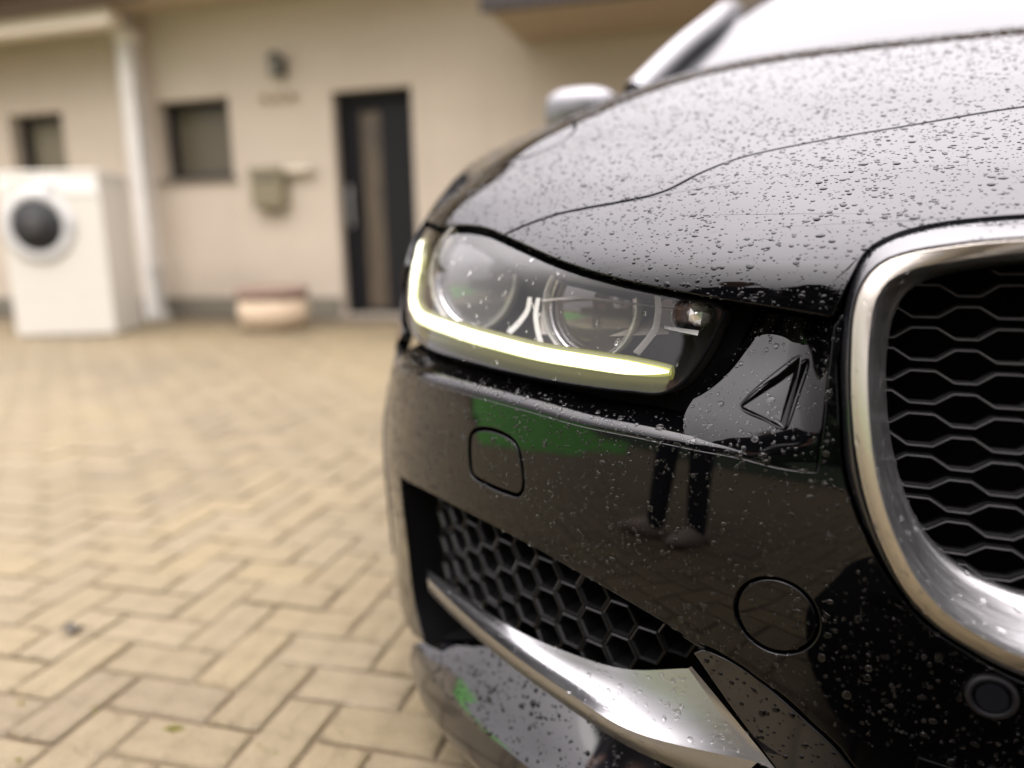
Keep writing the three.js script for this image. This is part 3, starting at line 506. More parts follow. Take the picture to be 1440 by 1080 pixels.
{ // wings
  const ol = [...WINGTOP.map((q, i) => i === 0 ? [...LAMPTOP[0].slice(0, 2), 1] : q), qz(-1.54, 9.55, 1), qz(-1.54, 1.0, 1), ...arcBack(ARCH, Math.PI * 1.05, Math.PI * 0.36, 10)];
  for (let v = 4.5; v > cv + 0.1; v -= 0.3) ol.push([archT(v), v]);
  ol.push([archT(cv + 0.05), cv + 0.05, 1], [[0.7013, 3.285]][0].concat(1), ...LENS.slice(22).map(([t, v]) => [t + 0.03, v]));
  const g = skin(ol.slice().reverse(), { edge: 0.04, lip: 0.012 });
  part('wing', g, M.paint, car); part('wing', mirrored(g), M.paint, car);
}
{ // black structure behind the gaps
  const ol = [[0, -0.4, 1], [0, 6.9, 1], [0.3, 6.6], [0.62, 5.9, 1], [0.86, 4.6, 1], [0.86, -0.4, 1]];
  part('inner_structure', both(skin(ol, { off: -0.135, lip: 0, edge: 0.06 })), M.black, car);
}

// ---------- headlights ----------
function headlight(flip) {
  const hl = group('headlight', car), F2 = (g) => flip ? mirrored(g) : g;
  const put = (n, g, m, p = hl) => part(n, F2(joined(Array.isArray(g) ? g : [g])), m, p);
  const cen = [LENS.reduce((a, q) => a + q[0], 0) / LENS.length, LENS.reduce((a, q) => a + q[1], 0) / LENS.length];
  const loop = smoothLoop(LENS, 0.012), toC = (k) => loop.map(([t, v]) => [cen[0] + (t - cen[0]) * k, cen[1] + (v - cen[1]) * k]);
  put('lens', skin(LENS, { off: -0.006, lip: 0, gap: 0.0005, round: 0.0005, edge: 0.025 }), M.pane);
  { // bezel round the lens
    put('bezel', skin(RECESS, { off: -0.030, lip: 0.03, gap: 0.0, round: 0.001, holes: [LENS], edge: 0.03 }), M.black);
    put('lens_seal', tube(smoothLoop(LENS, 0.012).map(([t, v]) => S(t, v, -0.010)), 0.0018, 220, 6, true), M.black);
  }
  { // housing bowl
    const rows = [[1.0, -0.012], [0.985, -0.05], [0.93, -0.095], [0.6, -0.112], [0.02, -0.115]].map(([k, o]) => { const l = toC(k).map(([t, v]) => S(t, v, o)); l.push(l[0]); return l; });
    put('housing', net(rows, 1, 3, [-0.3, 0.2, 1]), M.interior);
  }
  // daytime running light: a glowing bar down the outer edge and along the bottom
  const C1 = [[-0.86, 0.6802, -0.4427], [-0.833, 0.6512, -0.3698], [-0.8344, 0.6242, -0.3614], [-0.8387, 0.6008, -0.3658], [-0.8216, 0.5875, -0.3415], [-0.7859, 0.5835, -0.2982], [-0.7493, 0.5816, -0.2596], [-0.7013, 0.5781, -0.2163], [-0.6565, 0.5751, -0.1823], [-0.6004, 0.571, -0.1463], [-0.5527, 0.5695, -0.1212], [-0.5103, 0.5682, -0.1022], [-0.4875, 0.568, -0.0932], [-0.472, 0.5683, -0.0876]];
  const bar = (grow, back) => {
    const c = evenly(C1, 90), P = [], I = [], rad = 10;
    c.forEach((p, i) => { const s = i / 90, t = unit3(sub3(c[Math.min(i + 1, 90)], c[Math.max(i - 1, 0)])), n = unit3([-0.45, 0.25, 0.85]), b = unit3(cross3(t, n)), w = (0.0078 - 0.0018 * s) * Math.min(1, Math.sqrt(Math.max(0.02, (1 - s) * 14)), Math.sqrt(Math.max(0.02, s * 25))) + grow; p = add3(p, n, -back);
      for (let k = 0; k < rad; k++) { const a = k / rad * 2 * Math.PI; P.push(...add3(add3(p, b, Math.cos(a) * w), n, Math.sin(a) * w * 0.55)); } });
    for (let i = 0; i < 90; i++) for (let k = 0; k < rad; k++) { const a = i * rad + k, b = i * rad + (k + 1) % rad; I.push(a, b, a + rad, b, b + rad, a + rad); }
    return geometry(P, null, I);
  };
  put('daytime_running_light', bar(0, 0), M.lamp);
  put('painted_glow_edge', bar(0.0020, 0.003), M.glowEdge);  // soft halo round the bar, put in as two dim emissive sleeves
  put('painted_glow_edge', bar(0.0052, 0.006), M.glowFade);
  for (const k of [1, 4, 7, 9, 12]) { const L = new THREE.PointLight(new THREE.Color(1, 1.0, 0.35), 0.0006); const p = C1[k]; L.position.set(flip ? -p[0] : p[0], p[1], p[2]); L.castShadow = true; car.add(L); }
  // frosted lip below the bar, its glow put in as faint emission
  put('painted_glow_lip', net([
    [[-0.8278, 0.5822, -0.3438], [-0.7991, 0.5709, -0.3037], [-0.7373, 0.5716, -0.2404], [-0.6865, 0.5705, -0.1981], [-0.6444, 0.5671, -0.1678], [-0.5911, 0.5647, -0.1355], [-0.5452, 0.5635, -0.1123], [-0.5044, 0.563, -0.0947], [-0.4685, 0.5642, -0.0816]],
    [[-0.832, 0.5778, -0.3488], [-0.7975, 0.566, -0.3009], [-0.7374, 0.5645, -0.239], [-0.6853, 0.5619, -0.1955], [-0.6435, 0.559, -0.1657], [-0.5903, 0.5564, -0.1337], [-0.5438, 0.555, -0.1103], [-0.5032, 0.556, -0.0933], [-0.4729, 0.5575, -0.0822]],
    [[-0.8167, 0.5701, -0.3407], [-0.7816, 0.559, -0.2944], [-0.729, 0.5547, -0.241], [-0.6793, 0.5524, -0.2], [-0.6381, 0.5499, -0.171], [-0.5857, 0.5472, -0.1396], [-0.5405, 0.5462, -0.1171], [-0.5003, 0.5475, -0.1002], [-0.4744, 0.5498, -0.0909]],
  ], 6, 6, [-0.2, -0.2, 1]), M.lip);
  // two projector lenses with clear rings
  const axis = (c, g) => { const q = new THREE.Quaternion().setFromUnitVectors(new THREE.Vector3(0, 1, 0), new THREE.Vector3(-0.30, 0.10, 0.95).normalize()); return g.clone().applyQuaternion(q).translate(...c); };
  for (const [c, r, o] of [[[[-0.7337, 0.6371, -0.3136]][0], 0.067, 0], [[[-0.5592, 0.6134, -0.1753]][0], 0.0535, 1]]) {
    const pr = group('projector', hl);
    put('clear_ring', axis(c, new THREE.LatheGeometry([[r * 0.93, -0.010], [r * 0.935, 0.002], [r * 0.96, 0.004], [r * 0.99, 0.003], [r, -0.004], [r * 0.99, -0.010], [r * 0.93, -0.010]].map((q) => new THREE.Vector2(...q)), 64)), M.ringGlass, pr);
    put('lens_edge', axis(c, new THREE.LatheGeometry([[r * 0.86, -0.006], [r * 0.875, 0.0], [r * 0.89, -0.006]].map((q) => new THREE.Vector2(...q)), 64)), M.chrome, pr);
    put('projector_lens', axis(c, new THREE.LatheGeometry(Array.from({ length: 9 }, (_, i) => new THREE.Vector2(r * 0.87 * i / 8 + 1e-5, 0.013 * (1 - (i / 8) ** 2) - 0.008)), 48)), o ? M.projB : M.projA, pr);
    put('shroud', axis(c, new THREE.LatheGeometry([[r * 1.01, -0.010], [r * 1.05, -0.02], [r * 1.06, -0.06]].map((q) => new THREE.Vector2(...q)), 48)), M.interior, pr);
  }
  // fins and guides between them
  put('light_blade', band([[[-0.6165, 0.6211, -0.188], [-0.6198, 0.6061, -0.1881], [-0.617, 0.591, -0.183], [-0.6113, 0.5764, -0.1755]], [[-0.6111, 0.6214, -0.1847], [-0.6134, 0.6066, -0.1842], [-0.6107, 0.5915, -0.1793], [-0.6042, 0.5771, -0.1715]]], 24, 1, [-0.2, 0, 1]), M.guide);
  put('light_blade', band([[[-0.6296, 0.6207, -0.2011], [-0.6322, 0.6091, -0.2013], [-0.6425, 0.5968, -0.206], [-0.6578, 0.5838, -0.2133]], [[-0.6239, 0.621, -0.1974], [-0.6264, 0.6073, -0.1973], [-0.6363, 0.5944, -0.2013], [-0.6503, 0.5816, -0.2073]]], 24, 1, [-0.2, 0, 1]), M.guide);
  put('ribbed_guide', [band([[[-0.4896, 0.631, -0.1224], [-0.4884, 0.6141, -0.1191], [-0.4905, 0.6018, -0.1181], [-0.4978, 0.5905, -0.1183], [-0.5072, 0.5794, -0.1193]], [[-0.4839, 0.6311, -0.1202], [-0.4825, 0.6131, -0.1168], [-0.4846, 0.5998, -0.1154], [-0.4924, 0.5878, -0.1155], [-0.5011, 0.5769, -0.1161]]], 40, 1, [-0.2, 0, 1]),
    ...Array.from({ length: 26 }, (_, i) => { const a = evenly([[-0.4881, 0.6142, -0.1174], [-0.4902, 0.602, -0.1164], [-0.4975, 0.5907, -0.1166], [-0.5069, 0.5797, -0.1175]], 26)[i], b = evenly([[-0.4823, 0.6133, -0.1151], [-0.4843, 0.6, -0.1137], [-0.4921, 0.5881, -0.1138], [-0.5008, 0.5772, -0.1144]], 26)[i]; return polyTube([a, b], [0.0005, 0.0007], 5); })], M.ribs);
  put('reflector_bar', net([[[-0.611, 0.6196, -0.1891], [-0.5623, 0.6246, -0.1625], [-0.5178, 0.6219, -0.1409], [-0.4775, 0.6186, -0.1242], [-0.4407, 0.6194, -0.1114]], [[-0.6092, 0.618, -0.1832], [-0.561, 0.623, -0.157], [-0.5168, 0.6204, -0.1359], [-0.4769, 0.6178, -0.1196], [-0.4403, 0.6181, -0.1069]]], 10, 2, [-0.1, 1, 0.5]), M.fin);
  put('reflector_shelf', net([[[-0.6308, 0.6016, -0.2493], [-0.5748, 0.6041, -0.2136], [-0.5264, 0.6043, -0.1881], [-0.4797, 0.6029, -0.1673]], [[-0.6202, 0.5815, -0.2129], [-0.5673, 0.5842, -0.182], [-0.5212, 0.5885, -0.1602], [-0.4797, 0.5927, -0.1437]]], 8, 4, [-0.1, 1, 0.5]), M.shelf);
  put('bulb_cup', [axis([[-0.4586, 0.6116, -0.1282]][0], new THREE.LatheGeometry([[0.004, -0.022], [0.012, -0.016], [0.016, -0.004], [0.0175, 0.004], [0.0155, 0.003], [0.010, -0.012], [0.0, -0.016]].map((q) => new THREE.Vector2(...q)), 24)), axis([[-0.4712, 0.6095, -0.1486]][0], new THREE.CylinderGeometry(0.015, 0.018, 0.03, 20))], M.cup);
  put('indicator_bulb', axis([[-0.4497, 0.6141, -0.1159]][0], new THREE.IcosahedronGeometry(0.0115, 1)), M.crystal);
  put('reflector_blade', net([[[-0.4817, 0.6018, -0.1299], [-0.4677, 0.6013, -0.1203], [-0.4498, 0.6007, -0.1075]], [[-0.4798, 0.601, -0.116], [-0.4648, 0.5994, -0.1059], [-0.4496, 0.5982, -0.094]]], 8, 3, [-0.1, 1, 0.5]), M.guide);
}
headlight(false); headlight(true);

// ---------- grille ----------
const SV = (v, o) => S(0, v, o), vy = (y) => at0(y);
const G0 = [...GRILLE.map((q) => S(q[0], q[1], -0.001))], G0i = GRILLE.map((q) => S(q[0], q[1], -0.02));
const G1 = [[-0.241, 0.6719, -0.0304], [-0.26, 0.6705, -0.0341], [-0.2798, 0.668, -0.0372], [-0.3044, 0.6636, -0.0413], [-0.3215, 0.6566, -0.0424], [-0.3326, 0.643, -0.0408], [-0.3375, 0.6232, -0.0397], [-0.3381, 0.5936, -0.0347], [-0.337, 0.5643, -0.0282], [-0.3329, 0.5299, -0.0223], [-0.3244, 0.493, -0.0176], [-0.3114, 0.4591, -0.0133], [-0.2958, 0.4318, -0.01], [-0.275, 0.4114, -0.0069], [-0.2509, 0.3982, -0.004], [-0.2238, 0.3891, -0.0014]];
const G2 = [[-0.2379, 0.6631, -0.0397], [-0.2579, 0.6616, -0.0401], [-0.2787, 0.6586, -0.0394], [-0.3007, 0.6541, -0.0386], [-0.3163, 0.6466, -0.0362], [-0.3247, 0.6338, -0.0328], [-0.3278, 0.612, -0.0294], [-0.3284, 0.5881, -0.0234], [-0.327, 0.562, -0.017], [-0.3232, 0.5311, -0.0109], [-0.3155, 0.4977, -0.0063], [-0.304, 0.468, -0.0024], [-0.2884, 0.4415, 0.001], [-0.2684, 0.4226, 0.004], [-0.2459, 0.4105, 0.0067], [-0.2276, 0.4044, 0.0086]];
const G3 = [[-0.2231, 0.6535, -0.0943], [-0.2452, 0.6518, -0.0939], [-0.2659, 0.6484, -0.0916], [-0.2862, 0.6426, -0.0868], [-0.3016, 0.6312, -0.0787], [-0.3083, 0.6121, -0.076], [-0.3107, 0.5888, -0.0719], [-0.3105, 0.5683, -0.0668], [-0.3082, 0.5428, -0.0613], [-0.3039, 0.5198, -0.0573], [-0.2972, 0.4968, -0.054], [-0.2877, 0.4747, -0.051], [-0.2733, 0.4543, -0.0479], [-0.2559, 0.4406, -0.0452], [-0.2344, 0.432, -0.0425], [-0.2171, 0.4276, -0.0407]];
const ends = (l, o) => { const a = l[0], b = l[l.length - 1]; return [[0, a[1] + 0.004, a[2] + 0.008], [-0.12, a[1] + 0.003, a[2] + 0.005], ...l, [-0.12, b[1] - 0.003, b[2] + 0.005], [0, b[1] - 0.005, b[2] + 0.008]]; };
{
  const g0 = ends(G0, -0.001), g0i = ends(G0i, -0.02), g1 = ends(G1, 0.008), g2 = ends(G2, 0.018), g3 = ends(G3, -0.032);
  const mixc = (a, b, k, o) => { const A = evenly(a, 90), B = evenly(b, 90); return A.map((p, i) => { const q = p.map((c, j) => c + (B[i][j] - c) * k); return [q[0], q[1], q[2] + o]; }); };
  const out = [-0.4, 0, 1];
  // black surround: from the skin's edge, down a groove and up to the frame
  part('grille_surround', both(joined([band([mixc(g0, g1, -0.02, -0.02), mixc(g0, g1, 0.03, -0.004), mixc(g0, g1, 0.25, 0.0), mixc(g0, g1, 0.6, 0.0015), mixc(g0, g1, 0.86, -0.002), mixc(g0, g1, 0.94, -0.012)], 110, 4, out)])), M.gloss, car);
  const fr = group('grille_frame', car);
  part('outer_face', both(joined([band([mixc(g1, g2, -0.02, -0.022), mixc(g1, g2, 0.0, -0.0015), mixc(g1, g2, 0.12, 0.0005)], 110, 4, out), band([mixc(g1, g2, 0.12, 0.0005), mixc(g1, g2, 0.4, 0.0012), mixc(g1, g2, 0.7, 0.0012), mixc(g1, g2, 0.94, 0.0004), g2], 110, 4, out)])), M.champagne, fr);
  part('inner_face', both(band([g2, mixc(g2, g3, 0.08, -0.003), mixc(g2, g3, 0.35, -0.004), mixc(g2, g3, 0.7, -0.003), mixc(g2, g3, 0.97, 0.001), mixc(g2, g3, 1.0, -0.006)], 110, 5, [0.5, 0, 1])), M.silver, fr);
  // honeycomb of waved bars before a black back
  const gm = group('grille_mesh', car), inner = evenly(ends(G3, -0.032), 140);
  const xEdge = (y) => { let x = 0; for (let i = 0; i < inner.length - 1; i++) { const a = inner[i], b = inner[i + 1]; if ((a[1] - y) * (b[1] - y) <= 0 && a[1] !== b[1]) x = Math.min(x, a[0] + (b[0] - a[0]) * (y - a[1]) / (b[1] - a[1])); } return x; };
  const onGrille = (x, y, o) => { const v = vy(y); let a = 0, b = 0.4; for (let i = 0; i < 30; i++) { const m = (a + b) / 2; if (U(m, v)[0] > -Math.abs(x)) a = m; else b = m; } return [x, y, U(a, v)[2] + o]; };
  const yb = inner[inner.length - 1][1], yt = inner[0][1];
  for (let k = -20; k < 20; k++) {
    const yc = 0.6057 - k * 0.01525; if (yc > yt - 0.004 || yc < yb + 0.002) continue;
    const s = k % 2 ? -1 : 1, X = -0.2951, pts = [];
    for (let c = -12; c < 14; c++) { const x = X + c * 0.0530; pts.push([x, yc + s * 0.0038], [x + 0.0162, yc + s * 0.0038], [x + 0.0279, yc - s * 0.0038], [x + 0.0416, yc - s * 0.0038]); }
    const lim = xEdge(yc); if (lim > -0.02) continue;
    let clip = []; for (let i = 0; i < pts.length - 1; i++) { const [a, b] = [pts[i], pts[i + 1]]; for (let j = 0; j < 3; j++) { const f = j / 3; const q = [a[0] + (b[0] - a[0]) * f, a[1] + (b[1] - a[1]) * f]; if (q[0] > xEdge(q[1]) - 0.004 && q[0] < -xEdge(q[1]) + 0.004) clip.push(q); } }
    if (clip.length < 3) continue;
    part('mesh_bar', [polyTube(clip.map(([x, y]) => onGrille(x, y, -0.034)), [0.0008, 0.001], 8), polyTube(clip.map(([x, y]) => onGrille(x, y, -0.043)), [0.0009, 0.008], 4)], M.meshBar2, gm);
    part('mesh_rim', [polyTube(clip.map(([x, y]) => onGrille(x, y, -0.0332)), [0.0007, 0.0007], 8)], M.meshBar, gm);
  }
  part('back_plate', box(0.84, 0.36, 0.012, 0, 0.515, -0.155, 0.003), M.black, gm);
}

// ---------- lower intake, blade, splitter ----------
function lowerIntake(flip) {
  const F2 = (g) => flip ? mirrored(g) : g, put = (n, g, m, p) => part(n, F2(joined(Array.isArray(g) ? g : [g])), m, p), it = group('side_intake', car);
  put('back_plate', skin([[0.12, 2.6, 1], [0.74, 2.6, 1], [0.74, -0.4, 1], [0.12, -0.4, 1]], { off: -0.075, lip: 0, edge: 0.04 }), M.black, it);
  // outline of the mesh field
  const fld = smoothLoop([[0.74, 1.5, 1], [0.5704, 1.675], [0.4237, 1.756], [0.3358, 1.684], [0.2731, 1.565], [0.2372, 1.462, 1], [0.2264, 1.329, 1], [0.2557, 1.163], [0.295, 1.055], [0.3509, 1.014], [0.4273, 0.94], [0.517, 0.814], [0.64, 0.664], [0.74, 1]], 0.006);
  const inside = (t, v) => { let c = false; for (let i = 0, j = fld.length - 1; i < fld.length; j = i++) { const [a, b] = fld[i], [d, e] = fld[j]; if ((b > v) !== (e > v) && t < (d - a) * (v - b) / (e - b) + a) c = !c; } return c; };
  const tx = (x, v) => { let a = 0, b = 1; for (let i = 0; i < 30; i++) { const m = (a + b) / 2; if (U(m, v)[0] > x) a = m; else b = m; } return a; };
  const vOf = (y) => { let a = -0.5, b = 3; for (let i = 0; i < 30; i++) { const m = (a + b) / 2; if (spline(ROW_Y, m) < y) a = m; else b = m; } return a; };
  const PX = 0.0295, PY = 0.0355;
  const low = smoothLoop([[0.5405, 0.599, 1], [0.4166, 0.64], [0.342, 0.624], [0.2866, 0.636], [0.2419, 0.642, 1], [0.2169, 0.393, 1], [0.2987, 0.332, 1], [0.3955, 0.436, 1], [0.5215, 0.324, 1]], 0.006);
  const inLow = (t, v) => { let c = false; for (let i = 0, j = low.length - 1; i < low.length; j = i++) { const [a, b] = low[i], [d, e] = low[j]; if ((b > v) !== (e > v) && t < (d - a) * (v - b) / (e - b) + a) c = !c; } return c; };
  for (let c = -9; c < 8; c++) for (let r = -9; r < 5; r++) {
    const x0 = -0.5942 + c * PX, y0 = 0.3175 + r * PY + (c % 2 ? 0.5 * PY : 0), cv2 = vOf(y0), ct = tx(x0, cv2);
    const up = inside(ct, cv2); if (!up && !inLow(ct, cv2)) continue;
    const hex = (k, o) => Array.from({ length: 6 }, (_, i) => { const a = i * Math.PI / 3, x = x0 + Math.cos(a) * k * PX * 0.667, y = y0 + Math.sin(a) * k * PY * 0.577; const v = vOf(y); return S(tx(x, v), v, o); });
    const rows = [hex(0.985, -0.047), hex(0.96, -0.041), hex(0.88, -0.040), hex(0.80, -0.043), hex(0.76, -0.07)], P = [], I = [];
    for (let q = 0; q < rows.length - 1; q++) for (let i = 0; i < 6; i++) { const b = P.length / 3; P.push(...rows[q][i], ...rows[q][(i + 1) % 6], ...rows[q + 1][i], ...rows[q + 1][(i + 1) % 6]); I.push(b, b + 1, b + 2, b + 1, b + 3, b + 2); }
    put('mesh_cell', geometry(P, null, I), M.cell, it);
  }
  const edgeT = [[0.5816, 1.883], [0.3833, 1.949], [0.2886, 1.814], [0.2244, 1.626]], edgeL = [[0.5816, 1.883], [0.5724, 1.439], [0.5555, 0.809], [0.524, 0.495]], edgeB = [[0.524, 0.495], [0.4508, 0.784], [0.4044, 0.935]];
  const wallOf = (e, dv, dt, o = -0.002) => [e.map(([t, v]) => S(t, v, o)), e.map(([t, v]) => S(t - dt * 0.4, v + dv * 0.4, -0.03)), e.map(([t, v]) => S(t - dt, v + dv, -0.074))];
  put('intake_wall', [net(wallOf(edgeT, -0.12, 0), 12, 3, [0, -1, 0.3]), net(wallOf(edgeL, 0, 0.02), 8, 3, [1, 0, 0.3]), net(wallOf(edgeB, 0.1, 0, -0.02), 6, 3, [0, 1, 0.3])], M.black, it);
  const bl = group('intake_blade', car);
  const A = [[-0.8185, 0.2478, -0.3262], [-0.7337, 0.2685, -0.236], [-0.6446, 0.2688, -0.1711], [-0.5722, 0.2714, -0.1351], [-0.511, 0.2762, -0.114], [-0.4505, 0.3027, -0.0874]];
  const A2 = [[-0.8048, 0.2579, -0.3001], [-0.7263, 0.2713, -0.2206], [-0.6437, 0.2653, -0.1637], [-0.5707, 0.261, -0.1292], [-0.5021, 0.2618, -0.1025], [-0.4292, 0.2859, -0.0705]];
  const Bm = [[-0.7949, 0.2633, -0.2793], [-0.7226, 0.2709, -0.2074], [-0.6439, 0.262, -0.1545], [-0.5712, 0.2526, -0.1197], [-0.4956, 0.2485, -0.0885], [-0.4102, 0.2691, -0.0557]];
  const B = [[-0.7871, 0.2669, -0.2628], [-0.7188, 0.2717, -0.1944], [-0.6427, 0.2616, -0.1422], [-0.5701, 0.2502, -0.1048], [-0.4946, 0.2387, -0.0753], [-0.3895, 0.255, -0.0425]];
  const Cm = [[-0.7866, 0.2574, -0.2629], [-0.7228, 0.2593, -0.2007], [-0.6453, 0.2499, -0.1464], [-0.5722, 0.2394, -0.1069], [-0.4972, 0.229, -0.0761], [-0.403, 0.2337, -0.0468]];
  const Cc = [[-0.7977, 0.2353, -0.2889], [-0.7323, 0.2374, -0.2255], [-0.6513, 0.2301, -0.1667], [-0.5764, 0.2208, -0.1243], [-0.501, 0.2107, -0.0909], [-0.4147, 0.2089, -0.0626]];
  put('upper_face', net([A, A2, Bm, B], 10, 6, [0, 1, 0.5]), M.blade, bl);
  put('front_face', net([B, Cm, Cc], 10, 6, [0, 0, 1]), M.blade, bl);
  put('end_plate', net([[[-0.4505, 0.3027, -0.0874], [-0.4292, 0.2859, -0.0705], [-0.4102, 0.2691, -0.0557], [-0.3895, 0.255, -0.0425]], [[-0.447, 0.3118, -0.0761], [-0.412, 0.2841, -0.0585], [-0.3871, 0.2643, -0.0449], [-0.3746, 0.2546, -0.037]]], 8, 3, [0, 0, 1]), M.blade, bl);
  put('corner_panel', skin([[0.2268, 1.536, 1], [0.2216, 1.584], [0.2116, 1.581], [0.1962, 1.535], [0.1814, 1.451], [0.1655, 1.337], [0.1511, 1.222], [0.1423, 1.119, 1], [0.148, 0.825, 1], [0.1712, 0.897, 1], [0.1979, 1.2]], { off: -0.006, lip: 0.02, gap: 0.002 }), M.gloss, car);
  put('corner_groove', tube([[-0.4529, 0.3441, -0.069], [-0.4387, 0.3392, -0.064], [-0.412, 0.3298, -0.0562], [-0.3864, 0.3178, -0.0507], [-0.3725, 0.3106, -0.0481]], 0.002, 30, 6), M.plastic, car);
  // splitter: wet upper shelf, rounded edge and skirt
  const E0 = [[-0.7729, 0.1746, -0.2833], [-0.6802, 0.2288, -0.2278], [-0.6275, 0.2367, -0.1966], [-0.5713, 0.2298, -0.1645], [-0.5213, 0.2081, -0.1359], [-0.4735, 0.1834, -0.1072]];
  const E1 = [[-0.8046, 0.1611, -0.2928], [-0.7348, 0.1801, -0.2346], [-0.676, 0.1836, -0.1893], [-0.6105, 0.1809, -0.1478], [-0.557, 0.1705, -0.1195], [-0.5054, 0.1572, -0.0962]];
  const E2 = [[-0.8276, 0.1509, -0.3047], [-0.7856, 0.149, -0.2586], [-0.7224, 0.15, -0.2027], [-0.6515, 0.1507, -0.1522], [-0.5937, 0.1468, -0.1185], [-0.5357, 0.1375, -0.0902]];
  const E3 = [[-0.839, 0.1403, -0.3117], [-0.7966, 0.1372, -0.2637], [-0.7307, 0.1399, -0.2038], [-0.658, 0.1423, -0.1512], [-0.5991, 0.1394, -0.1165], [-0.5411, 0.1296, -0.0877]];
  const E4 = [[-0.8468, 0.1007, -0.3191], [-0.8031, 0.0865, -0.2681], [-0.7407, 0.0877, -0.2093], [-0.6716, 0.0935, -0.157], [-0.6147, 0.0903, -0.1217], [-0.5532, 0.0866, -0.0901]];
  const E5 = [[-0.8306, 0.0726, -0.3184], [-0.7813, 0.0613, -0.2673], [-0.722, 0.0575, -0.2236], [-0.6597, 0.0616, -0.1764], [-0.6084, 0.0655, -0.1442], [-0.5557, 0.058, -0.1162]];
  const sp = group('splitter', car);
  put('upper_shelf', net([E0, E1, E2, E3], 10, 6, [0, 1, 0]), M.shelfPaint, sp);
  put('skirt', net([E3, E4, E5], 10, 6, [-0.3, 0, 1]), M.gloss, sp);
}
lowerIntake(false); lowerIntake(true);
{ // sensor and plate bracket
  const c = [[-0.2387, 0.3627, -0.0083]][0], ax = (p, geo) => geo.clone().applyQuaternion(new THREE.Quaternion().setFromUnitVectors(new THREE.Vector3(0, 1, 0), new THREE.Vector3(-0.12, 0.02, 0.99).normalize())).translate(...p);
  const sn = group('parking_sensor', car);
  part('sensor_ring', ax(c, new THREE.LatheGeometry([[0.0165, -0.006], [0.016, 0.0], [0.0135, 0.0015], [0.0115, 0.0], [0.0112, -0.006]].map((q) => new THREE.Vector2(...q)), 32)), M.ringDark, sn);
  part('sensor_face', ax(c, new THREE.CylinderGeometry(0.0098, 0.0104, 0.004, 24)), M.gloss, sn);
  part('plate_holder', box(0.56, 0.10, 0.008, 0, 0.235, -0.004, 0.003), M.gloss, car);
}
M.skySheenGrey = mat([0.20, 0.20, 0.205], 0.3, { metalness: 0.6 });  // grey stands in for sky reflected in the black pillar and mirror shell
